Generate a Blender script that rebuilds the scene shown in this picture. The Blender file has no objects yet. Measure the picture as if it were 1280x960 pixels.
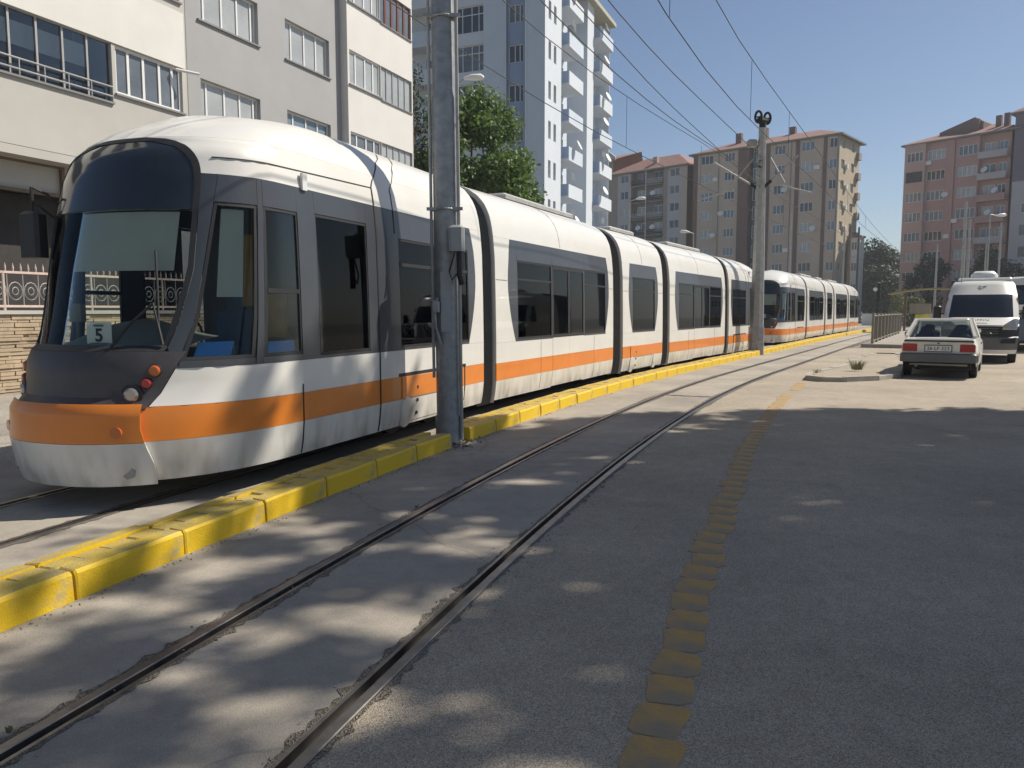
import bpy, bmesh, math, random
import numpy as np
from mathutils import Vector, Matrix
R = math.radians
sc = bpy.context.scene
# ------------------------------------------------------------------ camera, sky, sun, exposure
FPX, CAM_H, HORIZON = 960.0, 1.6, 388.0          # focal length and horizon in 1280x960 pixels
PITCH = math.atan((480 - HORIZON) / FPX)
cam_d = bpy.data.cameras.new('camera'); cam = bpy.data.objects.new('camera', cam_d)
sc.collection.objects.link(cam); sc.camera = cam
cam_d.sensor_width = 36; cam_d.lens = 36 * FPX / 1280; cam_d.clip_end = 3000; cam_d.clip_start = .05
cam.location = (0, 0, CAM_H); cam.rotation_euler = (R(90) - PITCH, 0, 0)
SUN_AZ, SUN_EL = R(70), R(48)                     # azimuth clockwise from +Y (the view axis)
w = bpy.data.worlds.new('World'); sc.world = w; w.use_nodes = True
nt = w.node_tree; bg = nt.nodes['Background']
sky = nt.nodes.new('ShaderNodeTexSky'); sky.sky_type = 'NISHITA'; sky.sun_disc = False
sky.sun_elevation = SUN_EL; sky.sun_rotation = SUN_AZ
sky.altitude = 800; sky.air_density = 1.0; sky.dust_density = 1.5; sky.ozone_density = 2.2
nt.links.new(sky.outputs[0], bg.inputs[0]); bg.inputs[1].default_value = 0.063
sun_d = bpy.data.lights.new('sun', 'SUN'); sun = bpy.data.objects.new('sun', sun_d); sc.collection.objects.link(sun)
sun_d.energy = 4.2; sun_d.angle = R(0.53); sun_d.color = (1, .93, .82)
SDIR = Vector((math.sin(SUN_AZ) * math.cos(SUN_EL), math.cos(SUN_AZ) * math.cos(SUN_EL), math.sin(SUN_EL)))
sun.rotation_euler = SDIR.to_track_quat('Z', 'Y').to_euler(); sun.location = SDIR * 60
sc.view_settings.view_transform = 'Standard'; sc.view_settings.look = 'None'
sc.view_settings.exposure = 0.55; sc.view_settings.gamma = 1.0; sc.view_settings.use_curve_mapping = False

sc.cycles.max_bounces = 7; sc.cycles.diffuse_bounces = 3; sc.cycles.glossy_bounces = 3; sc.cycles.transparent_max_bounces = 14; sc.cycles.transmission_bounces = 4

# ------------------------------------------------------------------ materials
MATS = {}
def hexc(r, g, b): return (r, g, b, 1)
def mat(name, col, rough=.6, metal=0., var=.12, scale=3., bump=0., bscale=60., spec=.5, coat=0., col2=None, thr=None, stretch=None, grime=0.):
    """Principled with procedural colour variation (large and fine noise) and optional fine relief."""
    if name in MATS: return MATS[name]
    m = bpy.data.materials.new(name); m.use_nodes = True; n = m.node_tree; L = n.links
    p = n.nodes['Principled BSDF']; p.inputs['Roughness'].default_value = rough; p.inputs['Metallic'].default_value = metal
    p.inputs['Specular IOR Level'].default_value = spec; p.inputs['Coat Weight'].default_value = coat
    tc = n.nodes.new('ShaderNodeTexCoord'); mp = n.nodes.new('ShaderNodeMapping'); L.new(tc.outputs['Object'], mp.inputs[0])
    if stretch: mp.inputs['Scale'].default_value = stretch
    nz = n.nodes.new('ShaderNodeTexNoise'); nz.inputs['Scale'].default_value = scale; nz.inputs['Detail'].default_value = 6; nz.inputs['Roughness'].default_value = .62
    L.new(mp.outputs[0], nz.inputs['Vector'])
    rp = n.nodes.new('ShaderNodeValToRGB'); c = np.array(col[:3]); c2 = np.array(col2[:3]) if col2 else None
    e = rp.color_ramp.elements
    if c2 is not None:
        t = thr or (.45, .6); e[0].position, e[1].position = t
        e[0].color = (*c, 1); e[1].color = (*c2, 1)
    else:
        e[0].position, e[1].position = .25, .75
        e[0].color = (*(c * (1 - var)), 1); e[1].color = (*np.minimum(c * (1 + var), .95), 1)
    L.new(nz.outputs['Fac'], rp.inputs[0]); L.new(rp.outputs[0], p.inputs['Base Color'])
    if grime:                                     # road dirt splashed up from below, thinning out with height
        sx = n.nodes.new('ShaderNodeSeparateXYZ'); L.new(tc.outputs['Object'], sx.inputs[0])
        mr = n.nodes.new('ShaderNodeMapRange'); mr.inputs[1].default_value = .15; mr.inputs[2].default_value = grime; mr.inputs[3].default_value = 1; mr.inputs[4].default_value = 0; L.new(sx.outputs[2], mr.inputs[0])
        gn = n.nodes.new('ShaderNodeTexNoise'); gn.inputs['Scale'].default_value = 5; gn.inputs['Detail'].default_value = 7; gm = n.nodes.new('ShaderNodeMapping'); gm.inputs['Scale'].default_value = (1, 1, .3); L.new(tc.outputs['Object'], gm.inputs[0]); L.new(gm.outputs[0], gn.inputs['Vector'])
        gr = n.nodes.new('ShaderNodeMapRange'); gr.inputs[1].default_value = .4; gr.inputs[2].default_value = .8; L.new(gn.outputs['Fac'], gr.inputs[0])
        mm = n.nodes.new('ShaderNodeMath'); mm.operation = 'MULTIPLY'; L.new(mr.outputs[0], mm.inputs[0]); L.new(gr.outputs[0], mm.inputs[1])
        mx = n.nodes.new('ShaderNodeMix'); mx.data_type = 'RGBA'; mx.inputs[7].default_value = (.2, .175, .145, 1); L.new(mm.outputs[0], mx.inputs[0]); L.new(rp.outputs[0], mx.inputs[6]); L.new(mx.outputs[2], p.inputs['Base Color'])
    if bump:
        b2 = n.nodes.new('ShaderNodeTexNoise'); b2.inputs['Scale'].default_value = bscale; b2.inputs['Detail'].default_value = 3
        L.new(mp.outputs[0], b2.inputs['Vector'])
        bp = n.nodes.new('ShaderNodeBump'); bp.inputs['Strength'].default_value = bump; bp.inputs['Distance'].default_value = .01
        L.new(b2.outputs['Fac'], bp.inputs['Height']); L.new(bp.outputs[0], p.inputs['Normal'])
    MATS[name] = m; return m
def glassmat(name, tint, rough=.02, ior=1.5, boost=0.):
    """thin sheet glass: tinted see-through plus mirror reflection by Fresnel"""
    if name in MATS: return MATS[name]
    m = bpy.data.materials.new(name); m.use_nodes = True; n = m.node_tree; L = n.links; n.nodes.clear()
    o = n.nodes.new('ShaderNodeOutputMaterial'); mx = n.nodes.new('ShaderNodeMixShader'); fr = n.nodes.new('ShaderNodeFresnel'); fr.inputs[0].default_value = ior
    t = n.nodes.new('ShaderNodeBsdfTransparent'); t.inputs[0].default_value = (*tint, 1)
    g = n.nodes.new('ShaderNodeBsdfGlossy'); g.inputs['Roughness'].default_value = rough; g.inputs[0].default_value = (.9, .95, 1, 1)
    if boost:
        ad = n.nodes.new('ShaderNodeMath'); ad.operation = 'ADD'; ad.use_clamp = True; ad.inputs[1].default_value = boost
        L.new(fr.outputs[0], ad.inputs[0]); L.new(ad.outputs[0], mx.inputs[0])
    else: L.new(fr.outputs[0], mx.inputs[0])
    L.new(t.outputs[0], mx.inputs[1]); L.new(g.outputs[0], mx.inputs[2]); L.new(mx.outputs[0], o.inputs[0])
    MATS[name] = m; return m
def groundmat(name, col, speck, bump, bscale, rough=.85, crack=0., blot=.25):
    m = bpy.data.materials.new(name); m.use_nodes = True; n = m.node_tree; L = n.links; p = n.nodes['Principled BSDF']
    p.inputs['Roughness'].default_value = rough; p.inputs['Specular IOR Level'].default_value = .3
    tc = n.nodes.new('ShaderNodeTexCoord')
    def noise(s, d=4, r=.6):
        q = n.nodes.new('ShaderNodeTexNoise'); q.inputs['Scale'].default_value = s; q.inputs['Detail'].default_value = d; q.inputs['Roughness'].default_value = r
        L.new(tc.outputs['Object'], q.inputs['Vector']); return q
    def ramp(src, a, b, ca, cb):
        q = n.nodes.new('ShaderNodeValToRGB'); q.color_ramp.elements[0].position = a; q.color_ramp.elements[1].position = b
        q.color_ramp.elements[0].color = (*ca, 1); q.color_ramp.elements[1].color = (*cb, 1); L.new(src, q.inputs[0]); return q
    def mul(a, b):
        q = n.nodes.new('ShaderNodeMix'); q.data_type = 'RGBA'; q.blend_type = 'MULTIPLY'; q.inputs[0].default_value = 1
        L.new(a, q.inputs[6]); L.new(b, q.inputs[7]); return q.outputs[2]
    c = np.array(col)
    big = ramp(noise(.55, 5).outputs['Fac'], .3, .72, tuple(c * (1 - blot)), tuple(c * (1 + blot * .5)))
    mid = ramp(noise(6, 6, .7).outputs['Fac'], .32, .68, (.90, .90, .90), (1.08, 1.08, 1.08))
    out = mul(big.outputs[0], mid.outputs[0])
    sn = ramp(noise(.9, 8, .68).outputs['Fac'], .56, .74, (1, 1, 1), (.80, .80, .81)); out = mul(out, sn.outputs[0])
    vo = n.nodes.new('ShaderNodeTexVoronoi'); vo.inputs['Scale'].default_value = bscale; L.new(tc.outputs['Object'], vo.inputs['Vector'])
    sp = n.nodes.new('ShaderNodeSeparateColor'); L.new(vo.outputs['Color'], sp.inputs[0])
    st = ramp(sp.outputs[0], .1, .95, (1 - speck,) * 3, (1 + speck,) * 3); out = mul(out, st.outputs[0])
    if crack:
        wv = noise(1.3, 3); mx = n.nodes.new('ShaderNodeMix'); mx.data_type = 'RGBA'; mx.blend_type = 'LINEAR_LIGHT'; mx.inputs[0].default_value = .25
        L.new(tc.outputs['Object'], mx.inputs[6]); L.new(wv.outputs['Color'], mx.inputs[7])
        vc = n.nodes.new('ShaderNodeTexVoronoi'); vc.feature = 'DISTANCE_TO_EDGE'; vc.inputs['Scale'].default_value = .2; L.new(mx.outputs[2], vc.inputs['Vector'])
        cr = ramp(vc.outputs['Distance'], .0, .003, (1 - crack,) * 3, (1, 1, 1)); out = mul(out, cr.outputs[0])
    L.new(out, p.inputs['Base Color'])
    bp = n.nodes.new('ShaderNodeBump'); bp.inputs['Strength'].default_value = bump; bp.inputs['Distance'].default_value = .012
    L.new(vo.outputs['Distance'], bp.inputs['Height']); L.new(bp.outputs[0], p.inputs['Normal'])
    MATS[name] = m; return m
def leafmat(name, c1, c2, trans=.35):
    m = bpy.data.materials.new(name); m.use_nodes = True; n = m.node_tree; L = n.links; n.nodes.clear()
    o = n.nodes.new('ShaderNodeOutputMaterial'); tc = n.nodes.new('ShaderNodeTexCoord')
    nz = n.nodes.new('ShaderNodeTexNoise'); nz.inputs['Scale'].default_value = 1.6; nz.inputs['Detail'].default_value = 8; L.new(tc.outputs['Object'], nz.inputs['Vector'])
    rp = n.nodes.new('ShaderNodeValToRGB'); rp.color_ramp.elements[0].position = .3; rp.color_ramp.elements[1].position = .7
    rp.color_ramp.elements[0].color = (*c1, 1); rp.color_ramp.elements[1].color = (*c2, 1); L.new(nz.outputs['Fac'], rp.inputs[0])
    d = n.nodes.new('ShaderNodeBsdfPrincipled'); d.inputs['Roughness'].default_value = .55; L.new(rp.outputs[0], d.inputs['Base Color'])
    t = n.nodes.new('ShaderNodeBsdfTranslucent'); hs = n.nodes.new('ShaderNodeHueSaturation'); hs.inputs['Value'].default_value = 1.3; hs.inputs['Hue'].default_value = .485
    L.new(rp.outputs[0], hs.inputs['Color']); L.new(hs.outputs[0], t.inputs[0])
    mx = n.nodes.new('ShaderNodeMixShader'); mx.inputs[0].default_value = trans
    L.new(d.outputs[0], mx.inputs[1]); L.new(t.outputs[0], mx.inputs[2]); L.new(mx.outputs[0], o.inputs[0])
    MATS[name] = m; return m

asphalt = groundmat('asphalt', (.39, .335, .262), .42, .5, 240, blot=.2)
concrete = groundmat('track_concrete', (.37, .33, .275), .13, .35, 260, crack=.22, blot=.3)
earth = groundmat('earth', (.22, .2, .16), .3, .6, 30)
pavemt = groundmat('pavement', (.34, .31, .265), .2, .4, 60)
dirtm = groundmat('rail_dirt', (.19, .165, .13), .5, .8, 140)
steel = mat('rail_steel', (.23, .21, .19), .32, .85, .35, 9, stretch=(1, 1, 1))
groove = mat('rail_groove', (.045, .036, .028), .8, 0, .4, 8, .5, 80)
yellow = mat('kerb_paint', (.68, .445, .008), .6, 0, 0, 5, .3, 70, col2=(.42, .32, .12), thr=(.53, .70))
yellow_worn = mat('kerb_paint_worn', (.46, .335, .05), .7, 0, 0, 6, .5, 70, col2=(.33, .26, .12), thr=(.42, .62))
pavey = mat('paver_yellow', (.45, .265, .07), .75, 0, 0, 3.2, .45, 80, col2=(.25, .2, .135), thr=(.38, .62))
white = mat('tram_white', (.72, .70, .65), .32, 0, .05, 2.2, coat=.3, grime=.7)
dgrey = mat('tram_grey', (.05, .055, .065), .35, 0, .12, 2.5, coat=.25)
maskm = mat('tram_mask', (.062, .055, .055), .42, 0, .2, 5)
orange = mat('tram_orange', (.72, .215, .022), .35, 0, .08, 3, coat=.3)
black = mat('black_rubber', (.018, .018, .019), .55, 0, .25, 8)
dark = mat('dark_under', (.025, .024, .023), .8, 0, .3, 4)
bellow = mat('bellows_grey', (.085, .083, .08), .7, 0, .2, 8)
galv = mat('galvanised', (.30, .31, .315), .48, .45, .28, 9, .15, 60)
galv2 = mat('pole_grey', (.36, .36, .345), .55, .2, .22, 5, .15, 60)
cable = mat('cable', (.025, .025, .028), .6, .2)
chrome = mat('chrome', (.6, .6, .6), .15, .9)
whitepl = mat('white_plastic', (.75, .75, .72), .4, 0, .05)
bluepl = mat('blue_plastic', (.03, .22, .62), .4, 0, .1)
greypl = mat('grey_plastic', (.12, .12, .125), .55, 0, .15)
redl = mat('red_lens', (.35, .02, .02), .2, 0, .15, 8, coat=.6)
ambl = mat('amber_lens', (.5, .12, .02), .2, 0, .15, 8, coat=.6)
clearl = mat('clear_lens', (.38, .37, .35), .1, .5, .1, 8, coat=.6)
blindm = mat('blind_fabric', (.42, .44, .41), .8, 0, .06)
paper = mat('card_white', (.7, .72, .7), .6, 0, .04)
seatm = mat('seat_fabric', (.06, .10, .2), .8, 0, .25, 20)
brownm = mat('brown_wood', (.32, .2, .09), .6, 0, .2, 6)
carwhite = mat('car_white', (.7, .68, .62), .3, 0, .05, 3, coat=.4)
tyre = mat('tyre', (.02, .02, .02), .8, 0, .2, 10)
cabglass = glassmat('cab_glass', (.9, .93, .91), ior=1.17)
tramglass = glassmat('tram_glass', (.5, .515, .53), ior=1.22)
displayg = mat('display_glass', (.022, .026, .032), .12, 0, .1, spec=.6, coat=.3)
carglass = glassmat('car_glass', (.45, .5, .5))
vanglass = mat('van_glass', (.016, .02, .026), .05, 0, .2, spec=.7)
pane_dark = mat('pane_dark', (.035, .045, .06), .06, 0, .5, .35, spec=.8)
pane_curt = mat('pane_curtain', (.36, .38, .38), .25, 0, .25, .7, spec=.6, coat=.4)
pane_mid = mat('pane_mid', (.13, .15, .17), .1, 0, .5, .5, spec=.7)
pane_blue = mat('pane_blue', (.17, .23, .28), .08, 0, .3, .4, spec=.7)
roomglass = glassmat('room_glass', (.8, .84, .85), ior=1.4)
dashm = mat('dash_grey', (.2, .21, .2), .6, 0, .12)
pvc = mat('pvc_white', (.72, .72, .7), .4, 0, .04)
pvcbrown = mat('pvc_brown', (.16, .055, .04), .45, 0, .15)
sillm = mat('sill_grey', (.2, .2, .2), .7, 0, .15)
cream = mat('render_cream', (.66, .65, .605), .85, 0, .07, .8, .12, 90)
cream2 = mat('render_beige', (.46, .445, .41), .85, 0, .09, .7, .12, 90)
greyr = mat('render_grey', (.345, .347, .35), .85, 0, .08, .6, .12, 90)
whiter = mat('render_white', (.65, .63, .60), .85, 0, .06, .7, .12, 90)
garage = mat('garage_shade', (.05, .045, .042), .9, 0, .3)  # shade of the open garage recess put into the colour
stone1 = mat('stone_clad', (.42, .33, .225), .85, 0, .3, 2.6, .5, 40)
pinkrail = mat('rail_pink', (.62, .49, .43), .5, 0, .15, 6)
railgrey = mat('rail_ring_grey', (.4, .39, .38), .5, .3, .15)
towerwhite = mat('tower_white', (.60, .645, .69), .8, 0, .06, .25)
towerblue = mat('tower_blue', (.54, .61, .69), .8, 0, .08, .3)
towerdeep = mat('tower_blue_deep', (.27, .35, .50), .8, 0, .1, .3)
brownr = mat('block_beige', (.52, .43, .35), .9, 0, .1, .25)
brownd = mat('block_brown', (.19, .13, .115), .9, 0, .15, .3)
greyblk = mat('block_grey', (.33, .29, .25), .9, 0, .12, .25)
pinkr = mat('block_pink', (.46, .29, .27), .9, 0, .1, .25)
pinkl = mat('block_pink_light', (.48, .35, .315), .9, 0, .1, .25)
purp = mat('block_purple', (.19, .16, .2), .9, 0, .1, .25)
lgrey = mat('block_light', (.46, .45, .46), .9, 0, .08, .25)
tiles = mat('roof_tile', (.25, .13, .105), .85, 0, .25, 1.5, .6, 30)
bark = mat('bark', (.09, .065, .045), .9, 0, .35, 8, .8, 40)
leafA = leafmat('leaf_lime', (.045, .10, .02), (.125, .205, .04))
leafB = leafmat('leaf_dark', (.012, .03, .014), (.03, .06, .025), .2)
leafC = leafmat('leaf_shade_tree', (.04, .08, .02), (.09, .14, .03), .1)
leafD = leafmat('leaf_bush', (.06, .08, .03), (.14, .15, .06), .25)
grassm = leafmat('grass_dry', (.09, .1, .035), (.2, .19, .08), .25)
teal = mat('stair_glass', (.06, .10, .115), .2, 0, .3, .4, spec=.7)

# ------------------------------------------------------------------ helpers
COL = sc.collection
def finish(me, smooth=None):
    if smooth is not None:
        me.polygons.foreach_set('use_smooth', [True] * len(me.polygons))
        me.set_sharp_from_angle(angle=R(smooth))
    me.update()
class MB:
    """collects shapes; build() links them as ONE mesh object"""
    def __init__(s): s.v = []; s.f = []
    def add(s, vs, fs):
        o = len(s.v); s.v += [tuple(map(float, p)) for p in vs]; s.f += [tuple(i + o for i in q) for q in fs]; return s
    def box(s, x0, x1, y0, y1, z0, z1, M=None):
        vs = [(x, y, z) for z in (z0, z1) for y in (y0, y1) for x in (x0, x1)]
        if M is not None: vs = [tuple(M @ Vector(p)) for p in vs]
        return s.add(vs, [(0, 2, 3, 1), (4, 5, 7, 6), (0, 1, 5, 4), (2, 6, 7, 3), (0, 4, 6, 2), (1, 3, 7, 5)])
    def bevbox(s, x0, x1, y0, y1, z0, z1, b=.02):
        """box with chamfered vertical and top edges"""
        pts = lambda d: [(x0 + b + d, y0 + d), (x1 - b - d, y0 + d), (x1 - d, y0 + b + d), (x1 - d, y1 - b - d), (x1 - b - d, y1 - d), (x0 + b + d, y1 - d), (x0 + d, y1 - b - d), (x0 + d, y0 + b + d)]
        rings = [[(x, y, z0) for x, y in pts(0)], [(x, y, z1 - b) for x, y in pts(0)], [(x, y, z1) for x, y in pts(b)]]
        vs = sum(rings, []); fs = []
        for k in range(2):
            for i in range(8): fs.append((k * 8 + i, k * 8 + (i + 1) % 8, k * 8 + 8 + (i + 1) % 8, k * 8 + 8 + i))
        fs += [tuple(range(16, 24)), tuple(range(7, -1, -1))]
        return s.add(vs, fs)
    def tube(s, pts, r, n=8, cap=True):
        pts = [Vector(p) for p in pts]; rs = r if hasattr(r, '__len__') else [r] * len(pts); rings = []; prev = None
        for i, p in enumerate(pts):
            d = (pts[min(i + 1, len(pts) - 1)] - pts[max(i - 1, 0)]).normalized()
            if prev is None: a = d.orthogonal().normalized()
            else:
                a = prev - d * prev.dot(d); a = a.normalized() if a.length > 1e-6 else d.orthogonal().normalized()
            prev = a; b = d.cross(a)
            rings.append([p + (a * math.cos(2 * math.pi * k / n) + b * math.sin(2 * math.pi * k / n)) * rs[i] for k in range(n)])
        vs = [q for rg in rings for q in rg]; fs = []
        for i in range(len(rings) - 1):
            for k in range(n): fs.append((i * n + k, i * n + (k + 1) % n, (i + 1) * n + (k + 1) % n, (i + 1) * n + k))
        if cap: fs += [tuple(range(n - 1, -1, -1)), tuple((len(rings) - 1) * n + k for k in range(n))]
        return s.add(vs, fs)
    def prism(s, poly, y0, y1):
        """polygon in (x,z) extruded along y"""
        n = len(poly); vs = [(x, y0, z) for x, z in poly] + [(x, y1, z) for x, z in poly]
        fs = [tuple(range(n)), tuple(range(2 * n - 1, n - 1, -1))] + [(i, i + n, (i + 1) % n + n, (i + 1) % n) for i in range(n)]
        return s.add(vs, fs)
    def disc(s, c, axis, r, t, n=16):
        c = Vector(c); a = Vector(axis).normalized(); return s.tube([c - a * t / 2, c + a * t / 2], r, n)
    def mesh(s, name, m, smooth=None):
        used = sorted({i for f in s.f for i in f})
        if len(used) < len(s.v): mp_ = {i: k for k, i in enumerate(used)}; s.v = [s.v[i] for i in used]; s.f = [tuple(mp_[i] for i in f) for f in s.f]
        me = bpy.data.meshes.new(name); me.from_pydata(s.v, [], s.f); me.materials.append(m)
        bm = bmesh.new(); bm.from_mesh(me); bmesh.ops.recalc_face_normals(bm, faces=bm.faces); bm.to_mesh(me); bm.free()
        finish(me, smooth); return me
    def build(s, name, m, parent=None, loc=(0, 0, 0), rz=0, smooth=None):
        return link(name, s.mesh(name, m, smooth), parent, loc, rz)
def link(name, me, parent=None, loc=(0, 0, 0), rz=0):
    o = bpy.data.objects.new(name, me); COL.objects.link(o); o.location = loc; o.rotation_euler = (0, 0, rz)
    if parent: o.parent = parent
    return o
def thing(name, label, cat, loc=(0, 0, 0), rz=0, group=None):
    o = bpy.data.objects.new(name, None); COL.objects.link(o); o.location = loc; o.rotation_euler = (0, 0, rz); o.empty_display_size = .3
    return tag(o, label, cat, group)
def tag(o, label, cat, group=None):
    o['label'] = label; o['category'] = cat
    if group: o['group'] = group
    return o
def struct(o, kind='structure'): o['kind'] = kind; return o
def textmesh(body, size, m, extrude=.004, bold=0.):
    cu = bpy.data.curves.new('lettering', 'FONT'); cu.body = body; cu.size = size; cu.extrude = extrude; cu.offset = bold; cu.align_x = 'CENTER'; cu.align_y = 'CENTER'
    ob = bpy.data.objects.new('lettering', cu); COL.objects.link(ob); dg = bpy.context.evaluated_depsgraph_get(); dg.update()
    me = bpy.data.meshes.new_from_object(ob.evaluated_get(dg)); bpy.data.objects.remove(ob); me.materials.clear(); me.materials.append(m); return me

# ------------------------------------------------------------------ track alignment (centre line of the near track)
H0, KAP, S1, X0, Y0 = .2977, .01144, 19.33, -1.51, 1.979
DS = .02; SA = np.arange(-30, 170, DS)
HA = H0 + KAP * np.minimum(SA, S1) + .0016 * np.clip(SA - 40, 0, 40); HA = np.where(SA < -8, H0 - KAP * 8, HA)
i0 = int(np.argmin(abs(SA))); XA = np.cumsum(np.sin(HA) * DS); XA += X0 - XA[i0]; YA = np.cumsum(np.cos(HA) * DS); YA += Y0 - YA[i0]
def hd(s): return float(np.interp(s, SA, HA))
def pt(s, n, z=0.):
    h = hd(s); return (float(np.interp(s, SA, XA)) + n * math.cos(h), float(np.interp(s, SA, YA)) - n * math.sin(h), z)
def frange(a, b, d):
    k = max(1, int(round((b - a) / d))); return [a + (b - a) * i / k for i in range(k + 1)]
def strip(mb, n0, n1, s0, s1, ds=.5, z=0.):
    ss = frange(s0, s1, ds); vs = []
    for s in ss: vs += [pt(s, n0, z), pt(s, n1, z)]
    mb.add(vs, [(2 * i, 2 * i + 1, 2 * i + 3, 2 * i + 2) for i in range(len(ss) - 1)])
def sweep(mb, prof, s0, s1, ds=.4):
    ss = frange(s0, s1, ds); k = len(prof); vs = []
    for s in ss: vs += [pt(s, n, z) for n, z in prof]
    mb.add(vs, [(i * k + j, i * k + j + 1, (i + 1) * k + j + 1, (i + 1) * k + j) for i in range(len(ss) - 1) for j in range(k - 1)])
TC = -3.37                                       # offset of the other track's centre line

# ------------------------------------------------------------------ ground, road, tracks
mb = MB(); mb.add([(-900, -60, -.09), (900, -60, -.09), (900, 1500, -.09), (-900, 1500, -.09)], [(0, 1, 2, 3)])
struct(mb.build('ground', earth))
mb = MB(); strip(mb, .5725, 34, -14, 95, .5); road = struct(mb.build('road', asphalt))
mb = MB()
for a, b in ((-1.62, -.5725), (-.455, .455), (-3.825, -2.915), (-2.7975, -1.80), (-5.2, -3.9425)): strip(mb, a, b, -14, 95, .5)
bed = struct(mb.build('track_bed', concrete))
mb = MB(); strip(mb, -14.5, -5.2, -14, 95, .8, .0); struct(mb.build('pavement', pavemt))
rng = random.Random(5)
def rail_profile(c, sgn):
    p = [(.0275, -.05), (.0275, .004), (.022, .008), (-.022, .008), (-.0275, .004), (-.0275, -.035)]
    g = [(-.0275, -.035), (-.07, -.035)]
    l = [(-.07, -.035), (-.07, .003), (-.09, .003), (-.09, -.05)]
    return [[(c + sgn * n, z) for n, z in q] for q in (p, g, l)]
for nc, lab in ((0., 'grooved steel tram track along the road side of the yellow kerb'), (TC, 'grooved steel tram track beneath the standing trams')):
    t = thing('tram_track', lab, 'track', pt(0, nc))
    for sgn in (-1, 1):
        pr = rail_profile(nc + sgn * .545, sgn); base = Vector(pt(0, nc))
        mb = MB(); sweep(mb, pr[0], -14, 95); sweep(mb, pr[2], -14, 95)
        r = mb.build('rail', steel, t, -base)
        mb = MB(); sweep(mb, pr[1], -14, 95); mb.build('groove', groove, r)
        # trodden dirt beside the rail with a ragged edge
        mb = MB(); ss = frange(-3, 40, .045); vs = []; q = rng.random() * 50
        for s in ss:
            wv = .012 + .014 * math.sin(s * 1.7 + q) * math.sin(s * .63 + q) + .035 * rng.random() ** 2
            e = nc + sgn * .5755
            vs += [pt(s, e, .0035), pt(s, e + sgn * max(wv, .012), .0035)]
        mb.add(vs, [(2 * i, 2 * i + 1, 2 * i + 3, 2 * i + 2) for i in range(len(ss) - 1)])
        vs = []
        for s in ss:
            wv = .006 + .04 * max(0, math.sin(s * 1.1 + 2 * q)) * rng.random() ** 2 + .03 * rng.random() ** 2
            e = nc + sgn * .452
            vs += [pt(s, e, .0035), pt(s, e - sgn * max(wv, .01), .0035)]
        mb.add(vs, [(2 * i, 2 * i + 1, 2 * i + 3, 2 * i + 2) for i in range(len(ss) - 1)])
        d = mb.build('rail_dirt', dirtm, r); d['kind'] = 'stuff'

# yellow interlocking pavers let into the asphalt
def paver_mesh(k):
    g = random.Random(k); out = []
    a, b = .098, .126
    base = [(-a, -b * .8), (-a * .75, -b), (a * .7, -b), (a, -b * .72), (a * 1.06, 0), (a, b * .75), (a * .8, b), (-a * .7, b), (-a, b * .8), (-a * 1.05, 0)]
    o = [(x + g.uniform(-.016, .016), y + g.uniform(-.008, .008)) for x, y in base]; n = len(o)
    vs = [(x, y, -.01) for x, y in o] + [(x, y, .002) for x, y in o] + [(x * .96, y * .97, .0045) for x, y in o]
    fs = [(i, (i + 1) % n, n + (i + 1) % n, n + i) for i in range(n)] + [(n + i, n + (i + 1) % n, 2 * n + (i + 1) % n, 2 * n + i) for i in range(n)] + [tuple(range(2 * n, 3 * n))]
    return MB().add(vs, fs).mesh('paver', pavey)
PVM = [paver_mesh(k) for k in range(7)]
s = -.6
while s < 17.2:
    if not (14.4 < s < 15.3):
        o = link('paver', PVM[rng.randrange(7)], road, pt(s, 1.73 + rng.uniform(-.022, .022) - max(0, s - 6) * .012), -hd(s) + rng.uniform(-.05, .05))
        o.scale = (1.02, rng.uniform(.98, 1.04), 1)
    s += .262
# tar seam and patch
tar = mat('tar', (.05, .048, .045), .7, 0, .3, 10)
mb = MB()
for s0_, n0_, n1_ in ((13.2, -.42, .42),):
    vs = []; 
    for k in range(15):
        n_ = n0_ + (n1_ - n0_) * k / 14; vs += [pt(s0_ + rng.uniform(-.05, .05), n_, .004), pt(s0_ + .12 + rng.uniform(-.05, .05), n_, .004)]
    mb.add(vs, [(2 * i, 2 * i + 1, 2 * i + 3, 2 * i + 2) for i in range(14)])
struct(mb.build('tar_patch', tar, bed))

# ------------------------------------------------------------------ yellow kerbed island between the tracks
isl = thing('kerb_island', 'long low kerb island painted yellow between the two tram tracks', 'kerb', pt(0, -1.7))
ibase = Vector(pt(0, -1.7))
def kerb_mesh(k, flip):
    g = random.Random(k); L = .41; prof = [(0, 0), (.006, .148), (.02, .170), (.13, .176), (.13, 0)]
    xs = [-L, -L + .012, -L * .4, L * .35, L - .012, L]; vs = []
    for i, x in enumerate(xs):
        e = .004 if i in (0, 5) else 0
        for (n, z) in prof:
            nn = n + (e if n < .05 else 0) + g.uniform(-.003, .003); zz = z - (e if z > .1 else 0) + (g.uniform(-.006, .003) if z > .1 else 0)
            vs.append((x, (nn if not flip else -nn), zz))
    k_ = len(prof); fs = [(i * k_ + j, i * k_ + j + 1, (i + 1) * k_ + j + 1, (i + 1) * k_ + j) for i in range(len(xs) - 1) for j in range(k_ - 1)]
    fs += [tuple(range(k_)), tuple(range((len(xs)) * k_ - 1, (len(xs) - 1) * k_ - 1, -1))]
    me = MB().add(vs, fs).mesh('kerb_stone', yellow); me.materials.append(yellow_worn)
    for p in me.polygons:
        if abs(p.normal.z) > .8: p.material_index = 1
    return me
KN = [kerb_mesh(k, False) for k in range(5)]; KB_ = [kerb_mesh(k + 9, True) for k in range(5)]
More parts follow.
